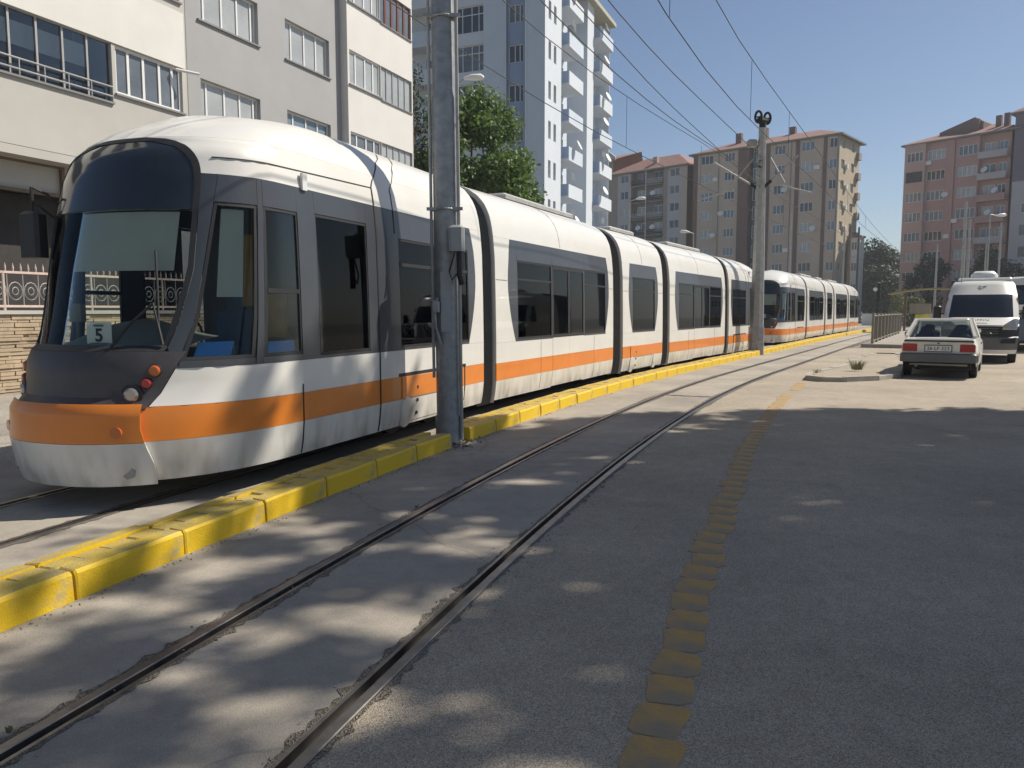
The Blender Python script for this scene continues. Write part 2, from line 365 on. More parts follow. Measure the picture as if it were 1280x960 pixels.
for s0_, s1_ in ((-3.2, 6.72), (7.2, 78)):
    s = s0_ + .41
    while s < s1_ - .3:
        h = math.pi / 2 - hd(s); jj = .5 if s < 20 else 1
        o = link('kerb_stone', KN[rng.randrange(5)], isl, Vector(pt(s, -1.508 + rng.uniform(-.006, .006), rng.uniform(-.012, .004) * jj)) - ibase, h + rng.uniform(-.012, .012))
        o = link('kerb_stone', KB_[rng.randrange(5)], isl, Vector(pt(s, -1.915 + rng.uniform(-.006, .006), rng.uniform(-.01, .004) * jj)) - ibase, h + rng.uniform(-.012, .012))
        s += .826
BR = []
for k in range(4):
    g = random.Random(k + 40); BR.append(MB().bevbox(-.098, .098, -.066, .066, .04, .168 + g.uniform(-.006, .004), .008).mesh('paving_brick', yellow_worn))
cnt = 0; s = -3.0
while s < 30 and cnt < 290:
    if not (6.6 < s < 7.35):
        h = math.pi / 2 - hd(s)
        for n_ in (-1.711,):
            link('paving_brick', BR[rng.randrange(4)], isl, Vector(pt(s, n_ + rng.uniform(-.004, .004), rng.uniform(-.008, .004))) - ibase, h + rng.uniform(-.03, .03)); cnt += 1
    s += .202
mb = MB(); strip(mb, -1.8, -1.62, -3.2, 6.7, .5, .11); strip(mb, -1.8, -1.62, 7.2, 30, .5, .11); strip(mb, -1.8, -1.62, 30, 78, .5, .165)
mb.build('island_fill', yellow_worn, isl, -ibase)
# rubble and dirt at the broken joint beside the steel mast, and grit along the kerb foot
mb = MB()
for k in range(150):
    s_ = rng.gauss(6.97, .2); n_ = rng.gauss(-1.62, .13); r_ = rng.uniform(.008, .035)
    c = Vector(pt(s_, n_, r_ * .4)); q = [c + Vector((rng.uniform(-1, 1), rng.uniform(-1, 1), rng.uniform(-.6, .8))).normalized() * r_ for _ in range(6)]
    mb.add(q, [(0, 1, 2), (0, 2, 3), (0, 3, 4), (1, 4, 5), (2, 3, 5), (1, 2, 5), (0, 1, 4), (3, 4, 5)])
for k in range(900):
    s_ = rng.uniform(-1, 16); n_ = -1.49 + abs(rng.gauss(0, .045)); r_ = rng.uniform(.003, .011)
    c = Vector(pt(s_, n_, r_ * .4)); q = [c + Vector((rng.uniform(-1, 1), rng.uniform(-1, 1), rng.uniform(-.6, .8))).normalized() * r_ for _ in range(4)]
    mb.add(q, [(0, 1, 2), (0, 2, 3), (0, 1, 3), (1, 2, 3)])
for k in range(700):
    s_ = rng.uniform(-.5, 10); n_ = rng.choice((-.6, .42, .62, -.42, .66)) + rng.gauss(0, .05); r_ = rng.uniform(.003, .010)
    c = Vector(pt(s_, n_, r_ * .4)); q = [c + Vector((rng.uniform(-1, 1), rng.uniform(-1, 1), rng.uniform(-.6, .8))).normalized() * r_ for _ in range(4)]
    mb.add(q, [(0, 1, 2), (0, 2, 3), (0, 1, 3), (1, 2, 3)])
o = struct(mb.build('rubble', mat('rubble_grey', (.2, .18, .15), .9, 0, .4, 30)), 'stuff'); tag(o, 'grey stone crumbs scattered along the kerb foot and rails', 'rubble')
# small weeds by the rails
def tuft(mb, c, n, h, sp):
    c = Vector(c)
    for _ in range(n):
        a = rng.uniform(0, 6.28); l = h * rng.uniform(.5, 1); d = Vector((math.cos(a), math.sin(a), 0)); b = c + d * rng.uniform(0, sp * .5); wv = d.orthogonal().normalized() * .006 * (1 + h * 3)
        t1 = b + d * l * .25 + Vector((0, 0, l * .6)); t2 = b + d * l * .6 + Vector((0, 0, l))
        mb.add([b - wv, b + wv, t1 + wv, t1 - wv, t2], [(0, 1, 2, 3), (3, 2, 4)])
mb = MB()
for k in range(9):
    s_ = rng.choice((rng.uniform(0.2, 2.2), rng.uniform(6.75, 7.3), rng.uniform(.5, 6))); n_ = rng.choice((.64, .62, -.62, -1.47)) if not 6.75 < s_ < 7.3 else rng.uniform(-1.9, -1.5)
    tuft(mb, pt(s_, n_, 0), 7, .03, .04)
o = struct(mb.build('weeds', grassm), 'stuff'); tag(o, 'tiny weeds sprouting along the rail joints', 'weeds')

# ------------------------------------------------------------------ trams
PZ = [.16, .3, .5, 1.1, 1.8, 2.4, 2.7, 2.9, 3.05, 3.2, 3.34, 3.46, 3.56, 3.62]
PW = [1.10, 1.13, 1.15, 1.15, 1.14, 1.125, 1.10, 1.07, 1.03, .96, .84, .66, .40, .02]
def Wd(z): return float(np.interp(z, PZ, PW))
NZ = [.16, .3, .5, .77, .83, 1.15, 1.22, 1.28, 1.6, 2.0, 2.4, 2.7, 2.9, 3.06, 3.2, 3.4, 3.62]
NF = [2.99, 2.94, 2.90, 2.92, 3.02, 3.07, 3.11, 3.20, 3.29, 3.38, 3.48, 3.58, 3.68, 3.82, 4.02, 4.48, 5.85]
JZ = [.16, 2.95, 3.25, 3.62]; JJ = [4.45, 4.45, 5.0, 6.2]
PEX = 2.15
def nosef(q, z):
    """surface of the cab: |q|<=1 round the nose, beyond that straight along the side; sign of q = side"""
    sg = 1 if q >= 0 else -1; q = abs(q); J = float(np.interp(z, JZ, JJ)); f = float(np.interp(z, NZ, NF)); W = Wd(z)
    if q >= 1: return Vector((J + (q - 1) * (9.1 - J) / (9.1 - 4.45), sg * W, z))
    ph = q * math.pi / 2; t = math.sin(ph) ** (2 / PEX); g = 1 - max(math.cos(ph), 0) ** (2 / PEX)
    return Vector((f + (J - f) * g, sg * W * t, z))
def q_of(u): return 1 + u - 4.45
def boxf(u, z, sg=1): return Vector((u, sg * Wd(z), z))
def patch(mb, surf, mp, na, nb, off=0., th=.02, bmap=None):
    """slab following surf; mp(a,b) -> surface coordinates for a,b in 0..1"""
    P, N = [], []
    for j in range(nb + 1):
        for i in range(na + 1):
            a, b = i / na, j / nb; q, z = mp(a, b); e = .004
            p = surf(q, z); du = surf(q + e, z) - surf(q - e, z); dz = surf(q, z + e) - surf(q, z - e)
            n = du.cross(dz)
            if n.length < 1e-9: n = Vector((0, 0, 1))
            n.normalize()
            out = Vector((-1 if p.x < 4.4 else 0, p.y * 1.5, .6 * max(p.z - 2.2, 0)))
            if n.dot(out) < 0: n = -n
            P.append(p + n * off); N.append(p + n * (off - th))
    k = na + 1; m = len(P); vs = P + N; fs = []
    for j in range(nb):
        for i in range(na):
            c = (j * k + i, j * k + i + 1, (j + 1) * k + i + 1, (j + 1) * k + i); fs += [c, tuple(x + m for x in reversed(c))]
    rim = [i for i in range(k)] + [j * k + na for j in range(1, nb + 1)] + [nb * k + i for i in range(na - 1, -1, -1)] + [j * k for j in range(nb - 1, 0, -1)]
    for x, y in zip(rim, rim[1:] + rim[:1]): fs.append((y, x, x + m, y + m))
    mb.add(vs, fs)
def rect(q0, q1, z0, z1): return lambda a, b: (q0 + (q1 - q0) * a, z0 + (z1 - z0) * b)
def between(fa, fb, z0, z1):
    def f(a, b):
        z = z0 + (z1 - z0) * b; l = fa(z) if callable(fa) else fa; r = fb(z) if callable(fb) else fb
        return l + (r - l) * a, z
    return f
def roofz(a, b): return a + (b - a) * 0
def roof_map(q0, q1, z0, z1):                     # rows crowd towards the crown
    return lambda a, b: ((q0(z0) if callable(q0) else q0) * (1 - a) + q1 * a, z1 - (z1 - z0) * (1 - b) ** 1.8)
SILL, BAND, WTOP = 1.09, 2.72, 2.40
G = .002

class Tram:
    def __init__(s, label, s_front, dz):
        s.root = thing('tram', label, 'tram', pt(s_front, TC), group='articulated trams standing in line'); s.base = Vector(pt(s_front, TC)); s.cache = []
    def place(s, sa, sb, dz):
        a, b = Vector(pt(sa, TC)), Vector(pt(sb, TC)); d = (b - a).normalized(); return a, math.atan2(d.y, d.x), dz

PARTS = []                                        # (module, name, mesh, list of (child name, mesh), label)
def part(mod, name, mb, m, smooth=35, kids=(), label=None):
    PARTS.append((mod, name, mb.mesh(name, m, smooth), [(n, k.mesh(n, km, smooth)) for n, k, km in kids], label))
def two(fn):                                      # both sides
    for sg in (1, -1): fn(sg)
def sq(sg): return lambda q, z: nosef(q * sg, z)
def sb(sg): return lambda q, z: boxf(q, z, sg)

# ---- cab section (module 'cab', local x = distance from front datum, front tip near 3.2, rear at 9.1)
qend = q_of(9.1)
def ws_out(z):                                    # outer edge of the windscreen surround
    if z < 1.9: return .435 + .08 * (z - 1.2) / .7
    if z < 2.5: return .515
    return .515 * max(1 - ((z - 2.5) / .56) ** 3.6, .00004) ** .38
def zs0(q): return .505 + .008 * max(0, 1 - (q - .385) * 1.1)
def zs1(q): return .775 + .015 * max(0, 1 - (q - .385) * 1.1)
def mask_q(z): return .415 + .08 * (z - .78) / .3
def barrel(u, s, bul=.14, sh=.10): return lambda z: u + s * (bul * (1 - ((z - 1.95) / .8) ** 2) - (sh * (1.95 - z) / .8 if z < 1.95 else 0))
def cab_q(uf): return lambda z: q_of(uf(z))
mb = MB()
for sg in (1, -1):
    S = sq(sg)
    patch(mb, S, roof_map(0.001, qend, 3.062, 3.62), 44, 10, 0, .03)
    patch(mb, S, between(lambda z: ws_out(z) + .004, qend, BAND, 3.06), 44, 8, 0, .03)
    patch(mb, S, lambda a, b: ((lambda q: (q, zs1(q) + G + b * (SILL - G - zs1(q) - G)))((mask_q(.79 + b * .30) + .004) * (1 - a) + qend * a)), 40, 3, 0, .03)
    patch(mb, S, lambda a, b: ((lambda q: (q, .18 + b * (zs0(q) - .18 - G)))(.385 + (qend - .385) * a)), 40, 4, 0, .03)
    patch(mb, S, between(cab_q(barrel(8.70, 1)), qend, SILL, BAND - G), 3, 10, 0, .03)
ends = lambda u, W=1.: [Vector((u, sg * Wd(z) * W, z)) for sg, zs in ((1, PZ), (-1, PZ[::-1])) for z in zs]
e = ends(9.095, .995); mb.add(e, [tuple(range(len(e)))])
part('cab', 'body_shell', mb, white, label='white cab section shell with domed roof')
def stripe(sg):
    mb = MB(); patch(mb, sq(sg), lambda a, b: ((lambda q: (q, zs0(q) + b * (zs1(q) - zs0(q))))(.385 + (qend - .385) * a)), 40, 3, .0, .02); part('cab', 'stripe', mb, orange)
two(stripe)
# bumper: bulged front piece, white below, orange above
mb = MB(); qb = lambda z: .40 + .045 * min(max((.62 - z) / .3, 0), 1)
patch(mb, nosef, lambda a, b: ((2 * a - 1) * qb(.17 + b * .338), .17 + b * .338), 30, 8, .045, .10)
kid = MB(); patch(kid, nosef, lambda a, b: ((2 * a - 1) * qb(.511 + b * .275), .511 + b * .275), 30, 8, .045 - 0.0, .12)
kids = [('bumper_stripe', kid, orange)]
for qv, zz in ((.33, .60), (-.33, .60)):
    l = MB(); p = nosef(qv, zz); l.disc(p + Vector((-.05, 0, 0)), (-1, qv * 1.2, 0), .045, .03, 14); kids.append(('marker_lamp', l, ambl))
for qv, zz in ((.36, .27), (-.36, .27)):
    l = MB(); p = nosef(qv, zz); l.disc(p + Vector((-.045, 0, 0)), (-1, qv * 1.2, 0), .055, .03, 6); kids.append(('tow_cover', l, galv))
part('cab', 'bumper', mb, white, 35, kids)
# dark mask with lamps
mb = MB(); patch(mb, nosef, between(lambda z: -mask_q(z), mask_q, .775, 1.225), 30, 5, .004, .05)
kids = []
for sg in (1, -1):
    for qv, zz, r_, m_, nm in ((.335, .885, .058, clearl, 'headlight'), (.39, .975, .042, redl, 'tail_light'), (.42, 1.075, .046, ambl, 'indicator')):
        p = nosef(sg * qv, zz); ax = Vector((-1, sg * qv * 1.35, 0)).normalized(); b = MB(); b.tube([p - ax * .03, p + ax * .022, p + ax * .034], [r_, r_, r_ * .7], 18); kids.append((nm, b, m_))
        b = MB(); b.tube([p - ax * .03, p + ax * .012], r_ * (1.5 if nm == 'headlight' else 1.15), 18); kids.append(('lamp_bezel', b, black))
part('cab', 'front_mask', mb, maskm, 35, kids)
# windscreen, display, surround
ZB, ZM = 1.275, 2.40
ins = lambda z: ws_out(z) - .028
mb = MB(); patch(mb, nosef, between(lambda z: -ins(z), ins, ZB + G, ZM - G), 30, 12, -.012, .006); part('cab', 'windscreen', mb, cabglass, 50)
def top_in(z): return max(ws_out(z + .03) - .03, .002)
mb = MB(); patch(mb, nosef, between(lambda z: -top_in(z), top_in, ZM + .004, 3.015), 30, 10, -.003, .02); part('cab', 'display_glass', mb, displayg, 50)
mb = MB()
for sg in (1, -1):
    S = sq(sg)
    patch(mb, S, between(ins, ws_out, ZB, ZM), 3, 12, .002, .03)
    patch(mb, S, between(top_in, lambda z: ws_out(z) + .003, ZM, 3.015), 3, 10, .002, .03)
    patch(mb, S, between(0.0, ws_out, 1.228, ZB), 14, 2, .002, .03)
    patch(mb, S, between(0.0, ws_out, 3.018, 3.056), 8, 2, .002, .03)
part('cab', 'windscreen_surround', mb, black, 50)
# side band with windows
w1a = lambda z: .52 + .07 * (z - 1.2) / 1.23
WIN = [(w1a, lambda z: .845, 1.15, 2.48), (lambda z: .885, lambda z: q_of(4.72), 1.15, 2.48), (lambda z: q_of(5.0), lambda z: q_of(5.93), 1.12, 2.50), (lambda z: q_of(6.62), lambda z: q_of(8.58), 1.12, 2.40)]
def band(sg):
    S = sq(sg); mb = MB(); prev = lambda z: ws_out(z) + .003 if z < 2.5 else .5345 * max(1 - ((z - 2.5) / .56) ** 2.6, .0004) ** .5
    kids = []
    prev = lambda z: ws_out(z) + .003 if z > 1.2 else mask_q(z) + .004
    for k, (a, b, z0, z1) in enumerate(WIN):
        patch(mb, S, between(prev, (lambda a_: lambda z: a_(z) - .002)(a), SILL, BAND - G), 5, 10, .001, .03)
        patch(mb, S, between(lambda z: a(z), lambda z: b(z), SILL, z0 - G), 4, 1, .001, .03)
        patch(mb, S, between(lambda z: a(z), lambda z: b(z), z1 + G, BAND - G), 4, 3, .001, .03)
        prev = (lambda b_: lambda z: b_(z) + .002)(b)
    patch(mb, S, between(prev, lambda z: q_of(barrel(8.70, 1)(z)) - .002, SILL, BAND - G), 3, 10, .001, .03)
    part('cab', 'window_band', mb, dgrey)
    for k, (a, b, z0, z1) in enumerate(WIN):
        fr = MB(); t = .02
        patch(fr, S, between(lambda z: a(z) + G, lambda z: a(z) + t, z0, z1), 1, 4, -.004, .025)
        patch(fr, S, between(lambda z: b(z) - t, lambda z: b(z) - G, z0, z1), 1, 4, -.004, .025)
        patch(fr, S, between(lambda z: a(z) + t, lambda z: b(z) - t, z0, z0 + t * 1.4), 4, 1, -.004, .025)
        patch(fr, S, between(lambda z: a(z) + t, lambda z: b(z) - t, z1 - t * 1.4, z1), 4, 1, -.004, .025)
        if k in (1, 3):
            zt = 1.72 if k == 1 else 2.08
            patch(fr, S, between(lambda z: a(z) + t, lambda z: b(z) - t, zt, zt + .04), 4, 1, .0, .03)
        if k == 3:
            patch(fr, S, between(lambda z: q_of(7.6) - .015, lambda z: q_of(7.6) + .015, z0, z1), 1, 4, -.006, .02)
        g = MB(); patch(g, S, between(lambda z: a(z) + t, lambda z: b(z) - t, z0 + .028, z1 - .028), 6, 4, -.014, .005)
        part('cab', 'window', fr, black, 35, [('pane', g, cabglass if k < 2 else tramglass)])
two(band)
# panel seams, gutter line, bogie cover
mb = MB()
for sg in (1, -1):
    S = sq(sg)
    for u, z0, z1 in ((6.12, .19, 3.5), (6.54, 2.45, 3.5), (4.7, .19, .86)): 
        patch(mb, S, rect(q_of(u), q_of(u) + (.022 if u == 6.12 else .012), z0, z1), 1, 40, .006, .02)
    patch(mb, S, rect(.02, q_of(6.12), 2.895, 2.906) if False else (lambda a, b: (.56 + (q_of(6.12) - .56) * a, 2.86 + .008 * b + .05 * a)), 90, 1, .006, .02)
    patch(mb, S, rect(q_of(6.55), q_of(8.45), .775, .815), 8, 1, .0035, .01)
    patch(mb, S, rect(q_of(8.40), q_of(8.43), .30, .80), 1, 5, .0035, .01)
part('cab', 'panel_seam', mb, black)
def bogie_cover(mod, S, u0, u1, qf):
    mb = MB(); k = []
    patch(mb, S, rect(qf(u0 + .26), qf(u1 - .26), .22, .77), 6, 3, .006, .03)
    st = MB(); patch(st, S, rect(qf(u0 + .02), qf(u1 - .02), .51, .768), 6, 2, .012, .02)
    for a in (u0, u1 - .27):
        lob = MB()
        def shape(x, y, a=a):
            ww = .13 * (max(1 - (abs(y * 2 - 1)) ** 5, 0.02)) ** .5; return qf(a + .135 + (x * 2 - 1) * ww), .15 + .37 * y
        patch(lob, S, shape, 4, 10, .014, .05); k.append(('cover_end', lob, white))
    k.append(('cover_stripe', st, orange))
    for j in range(3):
        d = MB(); u = u0 + .40; d.disc(S(qf(u), .30 + .16 * j) + Vector((0, 0, 0)), (0, 1, 0), .022, .03, 10); k.append(('bolt', d, dark))
    part(mod, 'bogie_cover', mb, white, 35, k)
two(lambda sg: bogie_cover('cab', sq(sg), 6.6, 8.38, q_of))
# door handle / hatch mark on the roof edge
for sg in (1, -1):
    mb = MB(); p = nosef(sg * q_of(4.85), 2.74); mb.box(p.x - .035, p.x + .035, min(p.y, p.y + sg * .03), max(p.y, p.y + sg * .03), 2.70, 2.86); part('cab', 'side_lamp', mb, whitepl)
# interior of the cab
mb = MB(); mb.box(3.9, 9.05, -1.05, 1.05, .30, .36); part('cab', 'floor', mb, greypl)
mb = MB(); mb.box(3.9, 9.0, -.9, .9, .14, .298); part('cab', 'underframe', mb, dark)
mb = MB(); mb.tube([(7.0, -.8, .30), (7.0, .8, .30)], .29, 16); mb.tube([(8.0, -.8, .30), (8.0, .8, .30)], .29, 16); mb.box(6.8, 8.2, -.7, .7, .18, .42); part('cab', 'bogie', mb, dark)
def dash(a, b):
    q = -.44 + .88 * a; p = nosef(q, 1.22); return p
mb = MB(); vs = []; K = 14
for r_ in range(5):
    for i in range(K + 1):
        q = -.46 + .92 * i / K; p = nosef(q, 1.20); hump = .20 * math.exp(-((p.y + .15) / .5) ** 2)
        x = p.x + .06 + r_ * .17; z = 1.21 + hump * math.sin(min(r_ / 2.5, 1) * math.pi / 2) + .02 * r_
        vs.append((x, p.y * (1 - .04 * r_), z))
fs = [(r_ * (K + 1) + i, r_ * (K + 1) + i + 1, (r_ + 1) * (K + 1) + i + 1, (r_ + 1) * (K + 1) + i) for r_ in range(4) for i in range(K)]
mb.add(vs, fs); mb.box(3.95, 4.25, -.75, .75, .36, 1.24); part('cab', 'dashboard', mb, dashm, 60)
mb = MB(); p = nosef(.14, 1.45) + Vector((.22, .02, 0)); mb.box(p.x - .02, p.x + .03, p.y - .07, p.y + .07, 1.46, 1.62); mb.tube([(p.x, p.y, 1.25), (p.x, p.y, 1.47)], .015, 6); part('cab', 'monitor', mb, mat('monitor_brown', (.1, .08, .05), .6))
mb = MB(); mb.box(4.75, 5.2, -.28, .28, .75, .88); mb.box(5.15, 5.3, -.26, .26, .85, 1.55); mb.box(4.85, 5.1, -.1, .1, .36, .75); mb.box(5.17, 5.27, -.13, .13, 1.57, 1.78)
part('cab', 'driver_seat', mb, seatm)
mb = MB(); ring = [(4.42 + .05 * math.sin(t) , .0 + .21 * math.cos(t), 1.28 + .20 * math.sin(t)) for t in np.linspace(0, 2 * math.pi, 21)]; mb.tube(ring, .014, 6); mb.tube([(4.42, 0, 1.28), (4.2, 0, 1.15)], .03, 6); part('cab', 'steering_wheel', mb, black)
mb = MB(); mb.box(5.82, 5.87, -.55, 1.06, .36, 3.1); part('cab', 'partition', mb, greypl)
mb = MB(); patch(mb, nosef, rect(-.42, .40, 1.90, 2.395), 20, 4, -.05, .004); part('cab', 'sun_blind', mb, blindm)
mb = MB(); patch(mb, sq(-1), between(lambda z: .64, lambda z: .78, 1.68, 2.44), 4, 4, -.06, .004); part('cab', 'side_blind', mb, blindm)
mb = MB(); patch(mb, sq(-1), between(lambda z: .57, lambda z: .74, 1.16, 1.30), 4, 2, -.05, .06); patch(mb, sq(-1), between(lambda z: .93, lambda z: q_of(4.66), 1.16, 1.28), 4, 2, -.05, .06); part('cab', 'side_console', mb, bluepl)
mb = MB(); mb.box(4.75, 4.80, -.92, -.72, 1.30, 1.72); mb.box(4.78, 4.83, -.62, -.40, 1.6, 2.3); part('cab', 'notice_board', mb, brownm)
# route card with its figure, wipers, mirror
p = nosef(-.10, 1.37); pn = Vector((-1, -.2, 0)).normalized()
mb = MB(); ax = Vector((pn.y, -pn.x, 0)); ax = ax if ax.y > 0 else -ax
c = p - pn * .045; q = [c - ax * .115 - Vector((0, 0, .095)), c + ax * .115 - Vector((0, 0, .095)), c + ax * .115 + Vector((0, 0, .095)), c - ax * .115 + Vector((0, 0, .095))]
mb.add(q + [v - pn * .004 for v in q], [(0, 1, 2, 3), (7, 6, 5, 4), (0, 4, 5, 1), (1, 5, 6, 2), (2, 6, 7, 3), (3, 7, 4, 0)])
CARD = (c, pn, ax)
PARTS.append(('cab', 'route_card', mb.mesh('route_card', paper), [], 'white card lettered 5 behind the windscreen'))
mb = MB(); A = nosef(-.21, 1.26) + Vector((-.03, 0, 0)); B = nosef(-.36, 1.62) + Vector((-.035, 0, 0)); mb.tube([A, (A + B) / 2 + Vector((-.03, 0, 0)), B], .013, 6)
A2 = nosef(-.42, 1.28) + Vector((-.03, -.01, 0)); C2 = nosef(-.345, 2.05) + Vector((-.03, 0, 0)); C3 = nosef(-.40, 1.38) + Vector((-.03, 0, 0)); mb.tube([A2, B], .012, 6); mb.tube([C3, nosef(-.375, 1.7) + Vector((-.03, 0, 0)), C2], .011, 6)
part('cab', 'wiper', mb, black)
def mirror(sg):
    mb = MB(); q0 = nosef(sg * .55, 2.52); q1 = nosef(sg * .55, 2.40); e = q0 + Vector((-.16, sg * .13, .16))
    mb.tube([q0, q0 + Vector((-.06, sg * .06, .10)), e], .014, 6); mb.tube([q1, e + Vector((.0, 0, -.12))], .012, 6); mb.tube([e, e + Vector((0, 0, -.25))], .016, 6)
    k = MB(); c = e + Vector((0, 0, -.43)); k.bevbox(c.x - .07, c.x + .07, c.y - .12, c.y + .12, c.z - .21, c.z + .21, .03)
    part('cab', 'mirror_arm', mb, black, 35, [('mirror_housing', k, black)])
mirror(1)

# ---- plain sections
def section(mod, L, panel, wins, doors, bogie):
    """white box of length L with a barrel-shaped dark window panel"""
    p0, p1 = panel; BL, BRr = barrel(p0, -1), barrel(p1, 1)
    mb = MB()
    for sg in (1, -1):
        S = sb(sg)
        patch(mb, S, roof_map(0, L, BAND, 3.62), 6, 14, 0, .03)
        patch(mb, S, between(0, BL, SILL, BAND - G), 2, 10, 0, .03); patch(mb, S, between(BRr, L, SILL, BAND - G), 2, 10, 0, .03)
        xs = [0] + [v for d in doors for v in d] + [L]
        for a, b in zip(xs[0::2], xs[1::2]):
            patch(mb, S, rect(a, b, .775, SILL - G), 4, 2, 0, .03); patch(mb, S, rect(a, b, .2, .505 - G), 4, 2, 0, .03)
    for u in (.004, L - .004):
        e = ends(u, .995); mb.add(e, [tuple(range(len(e)))])
    part(mod, 'body_shell', mb, white, label='white passenger section shell')
    def side(sg):
        S = sb(sg); st = MB(); xs = [0] + [v for d in doors for v in d] + [L]
        for a, b in zip(xs[0::2], xs[1::2]): st = MB(); patch(st, S, rect(a, b, .505, .773), 4, 2, .001, .02); part(mod, 'stripe', st, orange)
        band = MB(); edge = [BL] + [None] * 0; cur = lambda z: BL(z) + .002
        items = sorted([(a, b, 'w') for a, b in wins] + [(a, b, 'd') for a, b in doors])
        for a, b, t in items:
            patch(band, S, between(cur, a - .002, SILL, BAND - G), 3, 8, .001, .03)
            patch(band, S, rect(a, b, WTOP + G, BAND - G), 3, 3, .001, .03)
            if t == 'w': patch(band, S, rect(a, b, SILL, 1.12), 3, 1, .001, .03)
            cur = b + .002
        patch(band, S, between(cur, lambda z: BRr(z) - .002, SILL, BAND - G), 3, 8, .001, .03)
        part(mod, 'window_band', band, dgrey)
        for a, b, t in items:
            if t == 'w':
                fr = MB(); t_ = .022; z0, z1 = 1.122, WTOP
                for r_ in ((a + G, a + t_, z0, z1), (b - t_, b - G, z0, z1), (a + t_, b - t_, z0, z0 + .03), (a + t_, b - t_, z1 - .03, z1), (a + t_, b - t_, 2.08, 2.115)): patch(fr, S, rect(*r_), 2, 3, -.003, .025)
                g = MB(); patch(g, S, rect(a + t_, b - t_, z0 + .03, z1 - .03), 2, 4, -.014, .005)
                part(mod, 'window', fr, black, 35, [('pane', g, tramglass)])
            else:
                for u0, u1 in ((a + .003, (a + b) / 2 - .003), ((a + b) / 2 + .003, b - .003)):
                    lf = MB(); patch(lf, S, rect(u0, u1, .22, .505 - G), 2, 2, .004, .03); patch(lf, S, rect(u0, u1, .775, 1.10), 2, 2, .004, .03)
                    s2 = MB(); patch(s2, S, rect(u0, u1, .505, .773), 2, 2, .005, .03)
                    fr = MB()
                    for r_ in ((u0, u0 + .05, 1.102, WTOP - G), (u1 - .05, u1, 1.102, WTOP - G), (u0 + .05, u1 - .05, 1.102, 1.16), (u0 + .05, u1 - .05, WTOP - .07, WTOP - G)): patch(fr, S, rect(*r_), 2, 4, .003, .035)
                    g = MB(); patch(g, S, rect(u0 + .05, u1 - .05, 1.16, WTOP - .07), 2, 4, -.006, .005)
                    hn = MB(); q = S((u0 + u1) / 2, 1.6); hn.tube([(q.x, q.y - sg * .06, 1.25), (q.x, q.y - sg * .06, 2.0)], .015, 6)
                    part(mod, 'door_leaf', lf, white, 35, [('stripe', s2, orange), ('door_frame', fr, black), ('pane', g, tramglass), ('grab_rail', hn, chrome)])
    two(side)
    mb = MB()
    for sg in (1, -1):
        S = sb(sg)
        for r_ in ((.02, p0 - .17, 2.06, 2.068), (p1 + .17, L - .02, 2.06, 2.068), (L * .47, L * .47 + .007, BAND + .01, 3.5)): patch(mb, S, rect(*r_), 2, 1 if r_[3] < 2.1 else 30, .003, .01)
        if not bogie:
            for u in (L * .3, L * .78): patch(mb, S, rect(u, u + .007, .22, 1.08), 1, 6, .003, .01)
    part(mod, 'panel_seam', mb, greypl)
    if bogie: two(lambda sg: bogie_cover(mod, sb(sg), .5, L - .5, lambda u: u)); mb = MB(); [mb.tube([(x, -.8, .30), (x, .8, .30)], .29, 16) for x in (L / 2 - .6, L / 2 + .6)]; mb.box(L / 2 - .9, L / 2 + .9, -.7, .7, .18, .42); part(mod, 'bogie', mb, dark)
    mb = MB(); mb.box(.02, L - .02, -1.05, 1.05, .30, .36); part(mod, 'floor', mb, greypl)
    mb = MB(); mb.box(.1, L - .1, -.9, .9, .16, .298); part(mod, 'underframe', mb, dark)
    seats = [(a + .25 + k * .78) for a, b in wins for k in range(int((b - a - .2) / .78) + 1) if a + .25 + k * .78 + .45 < b]
    for x in seats:
        for y in (-.95, .52):
            mb = MB(); mb.bevbox(x, x + .42, y, y + .43, .72, .80, .03); mb.bevbox(x + .38, x + .45, y, y + .43, .80, 1.42, .03); mb.box(x + .1, x + .3, y + .15, y + .28, .36, .72); part(mod, 'seat', mb, seatm)
    for x in [d[0] for d in doors] + [L * .5]:
        mb = MB(); mb.tube([(x, .62, .36), (x, .62, 2.9)], .018, 8); mb.tube([(x, -.62, .36), (x, -.62, 2.9)], .018, 8); part(mod, 'grab_pole', mb, mat('pole_yellow', (.6, .42, .05), .35, .1))
    mb = MB(); mb.bevbox(L * .3, L * .88, -.45, .45, 3.56, 3.655, .03); part(mod, 'roof_unit', mb, galv2)
section('long', 5.84, (.58, 5.40), [(.80, 2.26), (3.98, 5.30)], [(2.30, 3.94)], False)
section('short', 2.98, (.52, 2.46), [(.66, 2.32)], [], True)
# ---- bellows
def bellows_mesh(L=.5):
    mb = MB(); n = 13; rings = []
    for k in range(n):
        sc_ = .955 if k % 2 == 0 else .90; rings.append(ends(-.01 + (L + .02) * k / (n - 1), sc_))
    m = len(rings[0]); vs = []
    for k, rg in enumerate(rings):
        f = .955 if k % 2 == 0 else .90
        vs += [(p.x, p.y, .2 + (p.z - .2) * (.99 if f > .93 else .965)) for p in rg]
    mb.add(vs, [(k * m + i, k * m + (i + 1) % m, (k + 1) * m + (i + 1) % m, (k + 1) * m + i) for k in range(n - 1) for i in range(m)])
    return mb.mesh('bellows', bellow)
BELL = bellows_mesh()
CARDBAR = MB().box(-.045, .045, -.008, .008, 0, .002).mesh('card_heading', greypl)
CARDTXT = textmesh('5', .15, black, .001, .004)

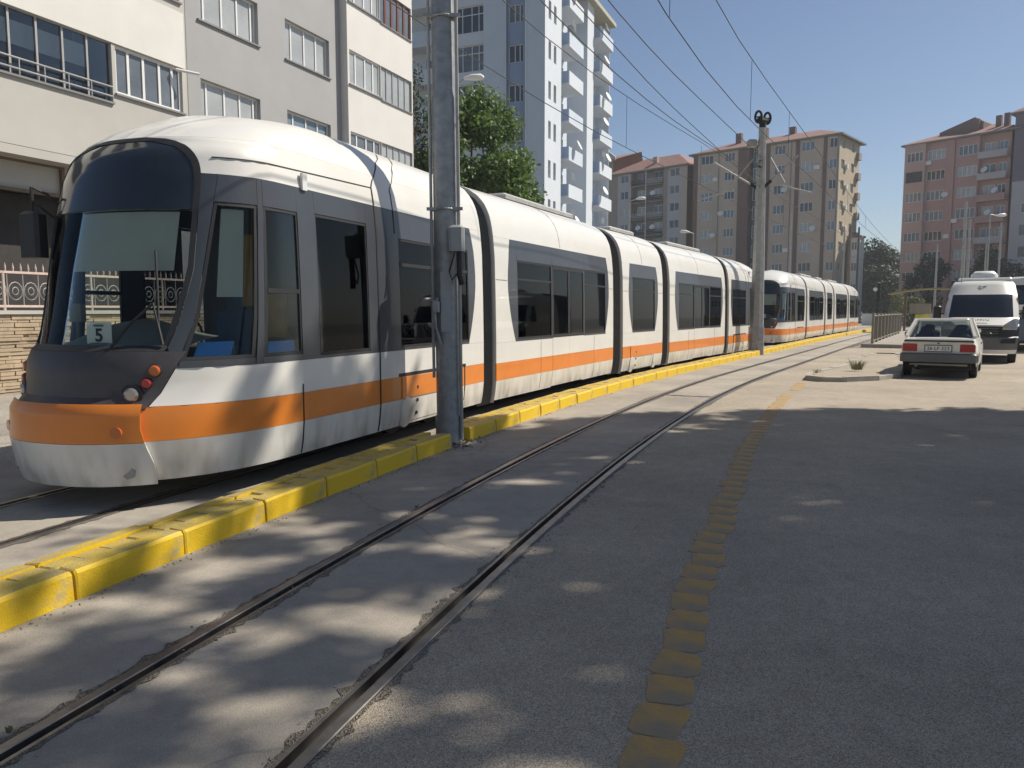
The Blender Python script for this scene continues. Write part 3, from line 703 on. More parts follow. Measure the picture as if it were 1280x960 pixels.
def build_tram(label, s0, dzf, full=True):
    """s0 = track position of the module datum of the front cab (tip at s0+3.2)"""
    root = thing('tram', label, 'tram', pt(s0 + 3.2, TC), 0, 'articulated trams standing in line'); base = Vector(pt(s0 + 3.2, TC))
    lay = [('cab', 3.2, 9.1, 1), ('long', 9.62, 15.46, 1), ('short', 15.96, 18.94, 1), ('long', 19.44, 25.28, 1), ('cab', 25.80, 31.7, -1)]
    frames = []
    for mod, a, b, dr in lay:
        A, B = Vector(pt(s0 + a, TC)), Vector(pt(s0 + b, TC)); d = (B - A).normalized(); ang = math.atan2(d.y, d.x)
        if dr == 1: org = A - d * (a if mod == 'cab' else 0) if mod != 'cab' else B - d * 9.1
        else: org = A + d * 9.1; ang += math.pi
        frames.append((mod, A, B, d))
        z = dzf(s0 + (a + b) / 2)
        for pm, name, me, kids, lab in PARTS:
            if pm != mod or (dr == -1 and name == 'route_card'): continue
            o = link(name, me, root, org - base + Vector((0, 0, z)), ang)
            if lab: o['label'] = lab
            if name == 'panel_seam': o['kind'] = 'stuff'
            for kn, km in kids: link(kn, km, o)
            if name == 'route_card':
                c, pn, ax = CARD; M = Matrix((ax.cross(Vector((0, 0, 1))), ax, Vector((0, 0, 1)))).transposed()
                for txm, dzz in ((CARDTXT, -.018), (CARDBAR, .066)):
                    t = link('lettering', txm, o, c + pn * .004 + Vector((0, 0, dzz))); xa = Vector((0, 0, 1)).cross(pn)
                    t.rotation_euler = Matrix((xa, Vector((0, 0, 1)), pn)).transposed().to_euler()
    for (m0, A0, B0, d0), (m1, A1, B1, d1) in zip(frames, frames[1:]):
        d = (A1 - B0); L = d.length; o = link('bellows', BELL, root, B0 - base + Vector((0, 0, dzf(s0 + 15))), math.atan2(d.y, d.x)); o.scale = (L / .5, 1, 1)
    return root
build_tram('white tram with orange stripe whose windscreen shows the card with the number 5', 0., lambda s: .05 - .005 * min(max(s - 4, 0), 20))
build_tram('white tram with orange stripe standing behind the other tram past the concrete mast', 32.6, lambda s: -.04)

# ------------------------------------------------------------------ masts and overhead line
def octo(mb, c, r0, r1, z0, z1, n=8, tilt=0.):
    c = Vector(c); mb.tube([c + Vector((tilt * z0, 0, z0)), c + Vector((tilt * z1, 0, z1))], [r0, r1], n)
P1 = Vector(pt(7.02, -1.70)); t = thing('steel_mast', 'thick galvanised steel mast with conduits and junction box standing in the kerb gap', 'mast', P1)
t.rotation_euler = (0, R(-.45), 0)
mb = MB(); mb.tube([(0, 0, 0), (0, 0, 4.05)], [.145, .145], 24, False); mb.tube([(0, 0, 4.05), (0, 0, 4.12), (0, 0, 9.2)], [.145, .135, .125], 24); mb.build('pole_shaft', galv, t, smooth=40)
mb = MB(); mb.tube([(0, 0, 0), (0, 0, .34)], .16, 20); mb.build('base_sleeve', galv, t, smooth=40)
for ax, ay, r_, z0 in ((-.165, -.05, .018, .8), (.16, -.08, .020, 0.05)):
    mb = MB(); mb.tube([(ax, ay, z0), (ax, ay, 8.6)], r_, 8); c = mb.build('conduit', galv2, t, smooth=40)
for z in (2.78, 4.95, 6.4): mb = MB(); mb.tube([(.15 * math.cos(a), .15 * math.sin(a), z) for a in np.linspace(0, 6.283, 25)], .014, 6, False); mb.box(-.21, .21, -.13, -.10, z - .018, z + .018); mb.build('clamp', galv, t)
mb = MB(); mb.bevbox(.05, .23, -.28, -.12, 2.28, 2.58, .03); b = mb.build('junction_box', mat('box_grey', (.33, .34, .34), .5, 0, .1), t)
mb = MB(); mb.tube([(.17, -.22, 2.28), (.17, -.22, 2.0), (.2, -.2, 1.9)], .035, 8); mb.tube([(.12, -.22, 2.28), (.05, -.22, 2.05), (.08, -.22, 1.95), (.16, -.22, 2.05)], .01, 6); mb.build('cable_tail', black, b)
mb = MB(); mb.box(-.06, .06, -.158, -.148, 1.35, 2.05); b = mb.build('number_plate', mat('plate_grey', (.35, .36, .36), .5, 0, .1), t)
mb = MB(); mb.tube([(-.1, -.18, 1.75), (-.13, -.19, 1.6), (-.12, -.18, 1.4), (-.06, -.18, 1.2)], .016, 6); mb.bevbox(-.17, -.07, -.23, -.15, 1.58, 1.72, .02); mb.build('switch_lever', galv, t)
P2 = Vector(pt(27.72, -1.70)); t = thing('concrete_mast', 'grey tapering concrete mast with cantilever arms and a wheel tensioner on top', 'mast', P2)
RZ = math.pi / 2 - hd(27.7)
mb = MB(); octo(mb, (0, 0, 0), .27, .13, 0, 8.0); mb.build('pole_shaft', galv2, t)
mb = MB(); octo(mb, (0, 0, 0), .285, .278, 0, 1.0); mb.build('base_sleeve', galv, t)
Nn = Vector((math.cos(hd(27.7)), -math.sin(hd(27.7)), 0)); Tt = Vector((math.sin(hd(27.7)), math.cos(hd(27.7)), 0))
def arm(sg, L):
    a = MB(); a.tube([(0, 0, 5.85), Nn * sg * L * .95 + Vector((0, 0, 6.95))], .035, 6)
    k = MB(); k.tube([Nn * sg * .3 + Vector((0, 0, 6.95)), Nn * sg * L * .62 + Vector((0, 0, 6.05))], .028, 6); k.tube([Nn * sg * L * .55 + Vector((0, 0, 5.95)), Nn * sg * (L * 1.3) + Vector((0, 0, 5.65))], .025, 6); k.tube([Nn * sg * L * .55 + Vector((0, 0, 5.9)), Nn * sg * (L * .8) + Vector((0, 0, 5.9))], .022, 6)
    i = MB(); i.tube([(0, 0, 5.85), Nn * sg * .35 + Vector((0, 0, 5.85 + .35 * 1.1 / L * 1.05))], .06, 8)
    o = a.build('cantilever_arm', galv2, t); k.build('arm_strut', galv2, o); i.build('insulator', dark, o)
arm(-1, 1.75); arm(1, 1.3)
mb = MB(); mb.prism([(-.55, 6.62), (.55, 6.62), (.15, 6.86), (-.15, 6.86)], -.06, .06); mb.build('cross_bracket', dark, t, rz=RZ)
mb = MB(); mb.tube([(0, 0, 7.9), (0, 0, 8.35)], .12, 10); mb.tube([(-.15, -.1, 8.25), (.15, .1, 8.25)], .13, 10); mb.build('tensioner_hub', dark, t)
for d_ in (-.16, .16):
    mb = MB(); ring = [Tt * d_ * 1.2 + Nn * (d_ * .7 + .11 * math.cos(a)) + Vector((0, 0, 8.36 + .19 * math.sin(a))) for a in np.linspace(0, 6.283, 21)]; mb.tube(ring, .045, 6); mb.tube([ring[0], ring[10]], .02, 6); mb.build('tensioner_wheel', dark, t)
mb = MB(); mb.bevbox(-.5, -.2, -.1, .15, 7.35, 7.6, .03); mb.build('lamp_box', galv2, t)
# wires
def wire(label, pts, r=.012, drops=()):
    base = Vector(pts[0]); o = MB(); o.tube([Vector(p) - base for p in pts], r * .8, 5); ob = o.build('overhead_wire', cable, None, base); tag(ob, label, 'wire', 'overhead wires above the tram tracks')
    for a, b in drops:
        d = MB(); d.tube([Vector(a) - base, Vector(b) - base], .006, 4); d.build('dropper', cable, ob)
def run(n, zf, s0=-4, s1=95, ds=3.): return [pt(s_, n(s_) if callable(n) else n, zf(s_)) for s_ in frange(s0, s1, ds)]
sag = lambda z, d: (lambda s_: z - d * math.sin(((s_ - 7) / 20.7 % 1) * math.pi))
zB, zmB = lambda s_: 6.12, lambda s_: 7.7 - .028 * max(s_ - 12, 0)
drB = [(pt(s_, 0, 6.12), pt(s_, 0, zmB(s_))) for s_ in (11.2, 18.4, 23.3, 30, 38, 46)]
wire('contact wire over the track beside the road', run(0., zB)); wire('messenger wire high over the roadside track with droppers', run(0., zmB), .012, drB)
drA = [(pt(s_, TC, 5.93), pt(s_, TC, 7.25)) for s_ in (10, 19.0, 26, 33, 41)]
wire('contact wire above the tram roofs', run(TC, lambda s_: 5.93)); wire('messenger wire above the tram roofs with droppers', run(TC, sag(7.4, .15)), .012, drA)
wire('feeder cable strung from the steel mast top to the concrete mast', run(-1.7, lambda s_: 7.45 - .03 * max(s_ - 12, 0), -4, 27.7, 2.), .014)
wire('thin feeder cable strung just under the mast top feeder', run(-1.7, lambda s_: 6.75 - .055 * max(s_ - 13, 0), -4, 27.7, 2.), .012)
wire('feeder cable bracketed at arm height between the two masts', run(-1.7, sag(6.3, .1), -4, 27.7, 2.), .012)
# slender lamp posts and line poles farther off
def ray_at(px, py, Y):
    xd, yd = (px - 640) / FPX, (py - 480) / FPX; c, s_ = math.cos(PITCH), math.sin(PITCH)
    d = Vector((xd, c - yd * s_, -(s_ + yd * c))); return Vector((0, 0, CAM_H)) + d * (Y / d.y)
def pole(label, px, ytop, Y, r, lamp=None, m=galv2, name='line_pole', cat='pole', group='slim poles along the far street'):
    top = ray_at(px, ytop, Y); b = Vector((top.x, top.y, 0)); t = thing(name, label, cat, b, 0, group)
    mb = MB(); mb.tube([(0, 0, 0), (0, 0, top.z)], [r, r * .6], 8); mb.build('pole_shaft', m, t)
    if lamp:
        l = Vector((lamp[0], 0, lamp[1])); mb = MB(); mb.tube([(0, 0, top.z), l * .6 + Vector((0, 0, top.z)), l + Vector((0, 0, top.z))], .035, 6); a = mb.build('lamp_arm', m, t)
        mb = MB(); sg = 1 if l.x > 0 else -1; mb.tube([l + Vector((-.05 * sg, 0, top.z)), l + Vector((.25 * sg, 0, top.z + .05)), l + Vector((.6 * sg, 0, top.z + .06)), l + Vector((.72 * sg, 0, top.z + .04))], [.05, .12, .13, .05], 8); mb.build('lamp_head', whitepl, a, smooth=50)
    return t
pole('street lamp whose head peeks out beside the steel mast', 563, 108, 30, .09, (.55, .28), name='street_lamp', cat='street lamp', group=None)
pole('street lamp rising above the tram roof before the grey balconies', 787, 252, 62, .07, (.55, .2), name='street_lamp', cat='street lamp', group=None)
pole('short street lamp by the brown stair tower above the tram roof', 867, 292, 62, .07, (-.35, .1), name='street_lamp', cat='street lamp', group=None)
pole('pale line pole before the tall beige block behind the trams', 989, 266, 70, .13)
pole('weathered pole at the sunlit corner of the beige block', 1063, 283, 78, .2, m=mat('pole_wood', (.2, .16, .12), .9))
pole('dark pole before the dark trees past the tram end', 1074, 284, 80, .16, m=mat('pole_dark', (.09, .1, .1), .7))
pole('grey pole at the corner nearest the beige block', 1056, 284, 74, .13)
pole('slim line pole before the pink block ground floor windows', 1172, 305, 62, .11)
pole('tall pale pole with switch box before the pink block', 1208, 252, 58, .17)
pole('pale pole standing close beside the tall pole with the switch box', 1213, 274, 62, .14)
pole('thin pole before the tree between pink and grey blocks', 1233, 304, 64, .09)
pole('twin street lamp before the pale grey block', 1238, 268, 60, .08, (.5, -.1), name='street_lamp', cat='street lamp', group=None)
pole('slim pale pole before the pale grey block', 1252, 278, 56, .10)

# ------------------------------------------------------------------ buildings
def wall_mesh(L, z0, z1, ops, m, reveal=.2, top=None):
    """vertical wall in local x-z, outside towards -y, with real openings"""
    us = sorted({0., L, *[o[0] for o in ops], *[o[1] for o in ops]}); zs = sorted({z0, z1, *[o[2] for o in ops], *[o[3] for o in ops]})
    us = [u for u in us if 0 <= u <= L]; zs = [z for z in zs if z0 <= z <= z1]; mb = MB()
    for a, b in zip(us, us[1:]):
        for c, d in zip(zs, zs[1:]):
            x, z = (a + b) / 2, (c + d) / 2
            if any(o[0] < x < o[1] and o[2] < z < o[3] for o in ops): continue
            mb.add([(a, 0, c), (b, 0, c), (b, 0, d), (a, 0, d)], [(0, 1, 2, 3)])
    for a, b, c, d in [o[:4] for o in ops]:
        y = reveal; mb.add([(a, 0, c), (b, 0, c), (b, 0, d), (a, 0, d), (a, y, c), (b, y, c), (b, y, d), (a, y, d)], [(0, 4, 5, 1), (1, 5, 6, 2), (2, 6, 7, 3), (3, 7, 4, 0)])
    me = bpy.data.meshes.new('wall'); me.from_pydata(mb.v, [], mb.f); me.materials.append(m); me.update(); return me
WC = {}
def win_meshes(w_, h_, cols, transom, m, pm, fw=.05):
    k = (round(w_, 2), round(h_, 2), tuple(cols), transom, m.name, pm.name)
    if k in WC: return WC[k]
    mb = MB(); d = .06
    for a in (0, w_ - fw): mb.box(a, a + fw, 0, d, 0, h_)
    for a in (0, h_ - fw): mb.box(fw, w_ - fw, .001, d - .001, a, a + fw)
    for c in cols: mb.box(c * w_ - fw / 2, c * w_ + fw / 2, .002, d - .002, fw, h_ - fw)
    if transom: mb.box(fw, w_ - fw, .003, d - .003, transom * h_ - fw / 2, transom * h_ + fw / 2)
    p = MB(); p.box(fw * .5, w_ - fw * .5, .03, .045, fw * .5, h_ - fw * .5)
    WC[k] = (mb.mesh('window', m), p.mesh('pane', pm)); return WC[k]
class Facade:
    def __init__(s, root, P0, h, name=None): s.root = root; s.P0 = Vector((P0[0], P0[1], 0)); s.h = h; s.rz = math.pi / 2 - h; s.rel = s.P0 - root.location; s.M = Matrix.Rotation(s.rz, 4, 'Z')
    def loc(s, u, y, z): return s.rel + s.M @ Vector((u, y, z))
    def wall(s, u0, u1, z0, z1, ops, m, y=0., reveal=.2, name='wall'):
        return link(name, wall_mesh(u1 - u0, z0, z1, [(a - u0, b - u0, c, d) for a, b, c, d in ops], m, reveal), s.root, s.loc(u0, y, 0), s.rz)
    def win(s, a, b, c, d, cols=(.5,), transom=None, m=None, pm=None, y=.1, fw=.05, sill=None):
        f, p = win_meshes(b - a, d - c, cols, transom, m or pvc, pm or pane_dark, fw)
        o = link('window', f, s.root, s.loc(a, y, c), s.rz); link('pane', p, o)
        if sill: k = MB(); k.box(-.05, b - a + .05, -y - .06, .0, -.05, -.004); k.build('sill', sill, o)
        return o
    def box(s, name, m, u0, u1, y0, y1, z0, z1, parent=None): mb = MB(); mb.box(u0, u1, y0, y1, z0, z1); return mb.build(name, m, s.root, s.rel, s.rz)
    def mesh(s, name, mb, m, smooth=None): return mb.build(name, m, s.root, s.rel, s.rz, smooth)
RG = random.Random(11)
def pick(*a): return RG.choice(a)
# --- apartment house beside the tracks: cream bay, grey middle, white bay
h23 = R(23); LP = (-7.37, 25.0); d23 = Vector((math.sin(h23), math.cos(h23), 0)); n23 = Vector((math.cos(h23), -math.sin(h23), 0))
def onface(t_, out=0.): return Vector((LP[0], LP[1], 0)) + d23 * t_ + n23 * out
A = thing('apartment_house', 'cream and grey apartment house with white framed windows right behind the front tram', 'building', onface(-4))
fg = Facade(A, onface(0), h23)
FL = [6.78, 9.60, 12.42, 15.24]; TOP = 18.2; WH = 1.24
ops = [(a, b, z, z + WH) for z in FL for a, b in ((-3.25, -.85), (.40, 2.70))]
fg.wall(-4.15, 3.35, 0, TOP, ops, greyr)
for a, b, z, z1 in ops: fg.win(a, b, z, z1, (.13, .42, .68, .92) if b < 0 else (.18, .47, .74), None, pvc, pick(pane_mid, pane_curt, pane_blue), .12, .06, sillm)
fc = Facade(A, onface(0, .35), h23)               # cream bay
ops = []
for z in FL: ops += [(-15.6, -6.40, z - .22, z + 1.16), (-6.30, -4.25, z + .02, z + 1.16)]
fc.wall(-16, -4.15, 5.1, TOP, ops, cream2)
for z in FL:
    mb = MB(); mb.box(-16, -4.16, -.03, -.004, z + 1.17, z + 2.58); fc.mesh('parapet_panel', mb, cream)
    fc.win(-6.30, -4.25, z + .02, z + 1.16, (.2, .42, .66, .86), None, pvc, pick(pane_curt, pane_mid), .06, .07, sillm)
    k = 15; step = (15.6 - 6.4) / k
    for i in range(k):
        a = -15.6 + i * step; o = fc.win(a, a + step - .004, z - .22, z + 1.16, (), None, railgrey, roomglass, .05, .02)
    mb = MB()
    for zz in (z - .10, z + .12): mb.tube([(-15.6, -.05, zz), (-6.45, -.05, zz)], .02, 6)
    for i in range(17): x = -15.6 + i * 9.15 / 16; mb.tube([(x, -.05, z - .22), (x, -.05, z + .12)], .015, 6)
    fc.mesh('balcony_rail', mb, railgrey)
    mb = MB(); mb.box(-15.6, -6.4, -.06, .1, z - .27, z - .224); fc.mesh('sill', mb, sillm)
    mb = MB(); mb.box(-15.5, -6.9, .25, .27, z + .48, z + .98); fc.mesh('blind', mb, whitepl); mb = MB(); mb.box(-15.6, -6.4, 1.3, 1.35, z - .5, z + 1.6); mb.box(-15.6, -6.4, .2, 1.3, z - .45, z - .35); fc.mesh('room_back', mb, sillm)
mb = MB(); mb.box(-4.15, -4.09, .0, .35, 5.1, TOP); fc.mesh('bay_return', mb, cream2)
mb = MB(); mb.tube([(-4.02, .1, 4.9), (-4.02, .1, TOP)], .05, 8); fc.mesh('downpipe', mb, sillm)
mb = MB(); mb.tube([(-4.5, -.05, 7.85), (-4.0, -.35, 7.83)], .04, 8); fc.mesh('vent_pipe', mb, whitepl)
mb = MB(); mb.box(-16, -4.15, .0, 3.5, 4.9, 5.09); fc.mesh('soffit', mb, cream2)
mb = MB(); mb.box(-16, -4.15, .6, .9, 4.25, 4.9); fc.mesh('garage_beam', mb, cream2)
mb = MB(); mb.box(-16, -7.4, .5, .58, 4.86, 4.93); mb.box(-7.48, -7.4, .5, .58, 4.2, 4.86); mb.box(-16, -7.4, .5, .58, 4.2, 4.28); fc.mesh('shutter_frame', mb, mat('frame_brown', (.16, .11, .07), .6))
mb = MB(); mb.box(-16, -4.15, 1.2, 1.4, 0, 4.25); fc.mesh('recess_shade', mb, garage)  # near-black sheet standing for the shade inside the open recess
fw_ = Facade(A, onface(0, .3), h23)               # white bay
ops = []
for z in FL: ops += [(3.46, 5.48, z, z + WH - .06), (5.50, 7.78, z - .06, z + WH - .06)]
fw_.wall(3.35, 7.85, 3.9, TOP, ops, whiter)
for i, z in enumerate(FL):
    fw_.win(3.46, 5.48, z, z + WH - .06, (.22, .52, .78), None, pvc, pick(pane_curt, pane_mid), .06, .07, sillm)
    for k in range(5):
        a = 5.5 + k * .456; fw_.win(a, a + .452, z - .06, z + WH - .06, (), None, pvcbrown if i == 2 else railgrey, pane_curt if i != 2 else pane_mid, .05, .06 if i == 2 else .02)
    mb = MB(); mb.box(5.5, 7.8, -.05, .1, z - .10, z - .064); fw_.mesh('sill', mb, sillm)
mb = MB(); mb.box(3.35, 3.41, .001, .6, 3.9, TOP); mb.box(7.79, 7.85, .001, 9., 0, TOP); mb.box(3.41, 7.79, .001, 2.0, 3.78, 3.9); fw_.mesh('bay_return', mb, whiter)
mb = MB(); mb.box(-16, 7.85, .0, 10, TOP, TOP + .5); fg.mesh('roof', mb, sillm)
mb = MB(); mb.box(-16, 7.80, 9.6, 9.8, 0, TOP); mb.box(-16, -15.8, .3, 9.6, 0, TOP); fg.mesh('rear_wall', mb, greyr)
# --- stone clad garden wall with a pink spiked railing in front of it
def onwall(t_, out=1.8): return onface(t_, out)
Wt = thing('garden_wall', 'split stone clad garden wall topped by pink railing beside the apartment house', 'wall', onwall(-12))
fs_ = Facade(Wt, onwall(0), h23)
mb = MB(); mb.box(-18, 9, .05, .3, 0, 1.52); fs_.mesh('wall_core', mb, stone1)
mb = MB(); g = random.Random(3); z = .02
while z < 1.5:
    hh = g.uniform(.05, .10); u = -18 + g.random() * .3
    while u < -3:
        ll = g.uniform(.22, .6); o_ = g.uniform(.0, .045); mb.box(u, u + ll - .012, .05 - .02 - o_, .06, z, min(z + hh - .01, 1.52)); u += ll
    z += hh
o = fs_.mesh('stone_cladding', mb, stone1); o['kind'] = 'stuff'
mb = MB(); mb.box(-18, 9, -.03, .36, 1.525, 1.60); fs_.mesh('coping', mb, cream2)
for i in range(28):
    u = -17.8 + i * .95; mb = MB(); mb.tube([(u, .15, 1.6), (u, .15, 2.36)], .028, 6); fs_.mesh('railing_post', mb, pinkrail)
for z in (1.66, 2.32):
    mb = MB(); mb.box(-18, 8.5, .13, .17, z, z + .045); fs_.mesh('rail', mb, pinkrail)
mb = MB()
for i in range(150):
    u = -17.9 + i * .155; mb.tube([(u, .15, 2.36), (u, .15, 2.43), (u, .15, 2.53)], [.012, .02, .002], 5)
fs_.mesh('spikes', mb, pinkrail)['kind'] = 'stuff'
mb = MB()
for i in range(74):
    u = -17.6 + i * .318
    for rr in (.14, .06): mb.tube([(u + rr * math.cos(a), .15, 1.98 + rr * math.sin(a) * 1.25) for a in np.linspace(0, 6.283, 13)], .010, 4, False)
    mb.tube([(u + .159, .15, 1.7), (u + .159, .15, 2.32)], .009, 4)
fs_.mesh('scrollwork', mb, railgrey)['kind'] = 'stuff'

# --- white and blue tower
K = Vector((2.4, 58.0, 0)); T = thing('tower_block', 'tall white and blue apartment tower with stacked balconies and satellite dishes', 'building', K)
f1 = Facade(T, K, h23); TFL = [2.0 + 2.87 * k for k in range(9)]; TZ = 27.6
ops = [(a, b, z + .9, z + 2.2) for z in TFL for a, b in ((.75, 1.3), (1.9, 2.45))]
f1.wall(0, 3.6, 0, TZ, ops, towerwhite)
for a, b, c, d in ops: f1.win(a, b, c, d, (), None, pvc, pick(pane_dark, pane_mid, pane_blue), .12, .06)
f1.wall(3.6, 8.4, 0, TZ, [(4.6, 5.6, z + .05, z + 2.2) for z in TFL] + [(6.6, 7.5, z + .9, z + 2.2) for z in TFL], towerblue, 1.2)
for z in TFL: f1.win(4.6, 5.6, z + .05, z + 2.2, (.5,), None, pvc, pick(pane_dark, pane_mid), 1.32, .07); f1.win(6.6, 7.5, z + .9, z + 2.2, (.5,), None, pvc, pick(pane_dark, pane_curt), 1.32, .07)
f1.wall(8.4, 10.2, 0, TZ, [(8.9, 9.6, z + .9, z + 2.1) for z in TFL], towerblue, 1.8)
for z in TFL: f1.win(8.9, 9.6, z + .9, z + 2.1, (), None, pvc, pane_dark, 1.92, .06)
f1.wall(10.2, 12.0, 0, TZ, [], towerwhite, 0)
f1.wall(12.0, 17.0, 0, TZ, [(13.0, 14.2, z + .05, z + 2.2) for z in TFL] + [(15.4, 16.3, z + .9, z + 2.2) for z in TFL], towerblue, 1.2)
for z in TFL: f1.win(13, 14.2, z + .05, z + 2.2, (.5,), None, pvc, pick(pane_dark, pane_mid), 1.32, .07); f1.win(15.4, 16.3, z + .9, z + 2.2, (.5,), None, pvc, pick(pane_dark, pane_curt), 1.32, .07)
mb = MB(); mb.box(3.56, 3.6, 0.001, 1.2, 0, TZ); mb.box(10.2, 10.24, .001, 1.8, 0, TZ); mb.box(11.96, 12.0, .001, 1.2, 0, TZ); mb.box(8.4, 8.44, 1.2, 1.8, 0, TZ); mb.box(17.0, 17.06, 0, 14, 0, TZ); f1.mesh('wall_return', mb, towerwhite)
def tower_balcony(u0, u1, z, deep):
    mb = MB(); mb.box(u0, u1, -.5, 1.19, z - .14, z); o = f1.mesh('balcony', mb, towerwhite)
    p = MB(); p.box(u0, u1, -.5, -.43, z, z + .9); p.build('balcony_front', towerwhite if RG.random() < .3 else towerblue, o)
    p = MB(); p.box(u0, u0 + .07, -.43, 1.19, z, z + .9); p.build('balcony_side', towerdeep, o); p = MB(); p.box(u1 - .07, u1, -.43, 1.19, z, z + .9); p.build('balcony_side', towerdeep, o)
    if RG.random() < .6:
        p = MB(); c = Vector((u0 + RG.uniform(.5, 1.5), -.8, z + RG.uniform(.9, 1.5))); q = Vector((RG.uniform(-.3, .3), -1, .5)).normalized()
        p.tube([c, c + q * .05, c + q * .12], [.06, .3, .42], 14); p.tube([c, c + Vector((0, .35, -.3))], .025, 5); p.build('satellite_dish', whitepl, o, smooth=50)
    if RG.random() < .4:
        p = MB(); [p.tube([(u0 + .2 + i * .3, -.7, z + 1.1 + RG.random() * .3), (u0 + .2 + i * .3, -.7, z + 1.2 + .6)], .05, 5) for i in range(3)]; p.build('laundry', cream, o)
for z in TFL[1:]:
    tower_balcony(4.1, 7.6, z, 1.2); tower_balcony(12.5, 16.4, z + .3, 1.2)
f2 = Facade(T, K, R(113))                         # shaded end, u runs from left (negative) to the corner at 0
AZ = [z + 2.1 for z in TFL]
ops = [(-7.7, -5.05, z + .55, z + 2.5) for z in TFL]
f2.wall(-8.2, -4.9, 0, TZ, ops, towerwhite, .35)
for a, b, c, d in ops: f2.win(a, b, c, d, (.3, .6, .82), .68, pvc, pick(pane_dark, pane_mid), .47, .06)
f2.wall(-4.9, -3.19, 0, TZ, [], towerblue, .0)
ops = [(-3.0, -1.8, z + .75, z + 2.05) for z in TFL]
f2.wall(-3.19, -1.55, 0, TZ, ops, towerdeep, .25)
for a, b, c, d in ops: f2.win(a, b, c, d, (.42, .75), .8 if RG.random() < .5 else None, pvc, pick(pane_dark, pane_mid), .35, .06)
mb = MB(); mb.tube([(-3.12, -.02, 0), (-3.12, -.02, TZ)], .06, 6); mb.tube([(-1.5, -.03, 0), (-1.5, -.03, TZ)], .07, 6); f2.mesh('downpipe', mb, towerwhite)
f2.wall(-1.55, 0, 0, TZ, [], towerblue, 0)
f2.wall(-13.5, -8.2, 0, TZ, [(-12.8, -11.8, z + .1, z + 2.2) for z in TFL] + [(-10.6, -9.4, z + .9, z + 2.2) for z in TFL], towerwhite, 1.3)
for z in TFL: f2.win(-12.8, -11.8, z + .1, z + 2.2, (.5,), None, pvc, pane_dark, 1.4, .07); f2.win(-10.6, -9.4, z + .9, z + 2.2, (.5,), None, pvc, pane_mid, 1.4, .07)
for z in TFL[1:]:
    mb = MB(); mb.box(-13.2, -8.7, -.2, 1.29, z - .14, z); o = f2.mesh('balcony', mb, towerwhite); p = MB(); p.box(-13.2, -8.7, -.2, -.12, z, z + 1.0); p.build('balcony_front', towerblue if RG.random() < .5 else towerwhite, o)
mb = MB(); mb.box(-8.2, -8.16, .35, 1.3, 0, TZ); mb.box(-4.94, -4.9, 0.001, .35, 0, TZ); mb.box(-13.5, -13.4, 1.3, 15, 0, TZ); f2.mesh('wall_return', mb, towerwhite)
mb = MB(); mb.box(-13.9, .5, -.4, 17.4, TZ, TZ + .35); o = f2.mesh('roof', mb, mat('eave_grey', (.40, .38, .30), .8)); p = MB(); p.box(-9, -4, 4, 10, TZ + .35, TZ + 3); p.build('lift_house', towerwhite, o)

# --- beige block with brown stair tower
def hip_roof(f, u0, u1, y0, y1, z, rise, over=.6, m=tiles):
    a, b, c, d = u0 - over, u1 + over, y0 - over, y1 + over; mid = (c + d) / 2; ins_ = min((b - a) * .3, (d - c) * .5)
    mb = MB(); mb.add([(a, c, z), (b, c, z), (b, d, z), (a, d, z), (a + ins_, mid, z + rise), (b - ins_, mid, z + rise)], [(0, 1, 5, 4), (1, 2, 5), (2, 3, 4, 5), (3, 0, 4), (3, 2, 1, 0)])
    o = f.mesh('roof', mb, m); e = MB(); e.box(a, b, c, d, z - .22, z - .005); e.build('eave', sillm, o); return o
B0, B1 = Vector((28.9, 125, 0)), Vector((45.8, 110, 0)); hB = math.atan2(B1.x - B0.x, B1.y - B0.y); LB = (B1 - B0).length
Bt = thing('apartment_block', 'beige nine storey block with brown stair tower and red tiled roof', 'building', B0)
fb = Facade(Bt, B0, hB); BZ = 26.2; BF = [.6 + 2.87 * k for k in range(9)]
cols = [(1.3, 2.9, brownr), (5.6, 7.0, brownr)]
segs = [(0, .8, brownd, 0), (.8, 7.6, brownr, 0), (7.6, 9.4, brownd, -.1), (9.4, 11.2, teal, .8), (11.2, 12.6, brownd, -.1), (12.6, 16.4, brownr, 0), (16.4, 17.0, brownd, -.06), (17.0, 20.4, brownr, 0), (20.4, 20.9, brownd, -.06), (20.9, LB, brownr, 0)]
colw = {1: [(1.3, 3.4), (5.3, 7.0)], 5: [(13.2, 14.9)], 7: [(17.2, 19.1)], 9: [(21.2, 22.3)]}
for i, (a, b, m_, y_) in enumerate(segs):
    ops = [(c, d, z + .85, z + 2.2) for z in BF for c, d in colw.get(i, [])]
    if i == 3: ops = [(a + .2, b - .2, z + .4, z + 2.4) for z in BF]
    fb.wall(a, b, 0, BZ, ops, m_, y_)
    for c, d, e, f_ in ops: fb.win(c, d, e, f_, (.33, .66) if d - c > 1.4 else (.5,), None, pvc, pick(pane_curt, pane_mid, pane_dark, pane_blue), y_ + .1, .08)
mb = MB()
for a in (7.6, 9.36, 11.2, 12.56): mb.box(a, a + .04, -.1, .8, 0, BZ)
fb.mesh('wall_return', mb, brownd)
fe = Facade(Bt, B1, hB - math.pi / 2)
ops = [(a, b, z + .85, z + 2.15) for z in BF for a, b in ((.9, 2.2), (5.0, 6.2))]
fe.wall(0, 8.2, 0, BZ, ops, mat('block_sunny', (.47, .40, .29), .9, 0, .1, .25))
for c, d, e, f_ in ops: fe.win(c, d, e, f_, (.5,), None, pvc, pick(pane_dark, pane_mid), .1, .08)
for z in BF[2:]:
    mb = MB(); mb.box(7.0, 8.1, -.45, 0, z, z + 1.0); fe.mesh('balcony', mb, greyblk)
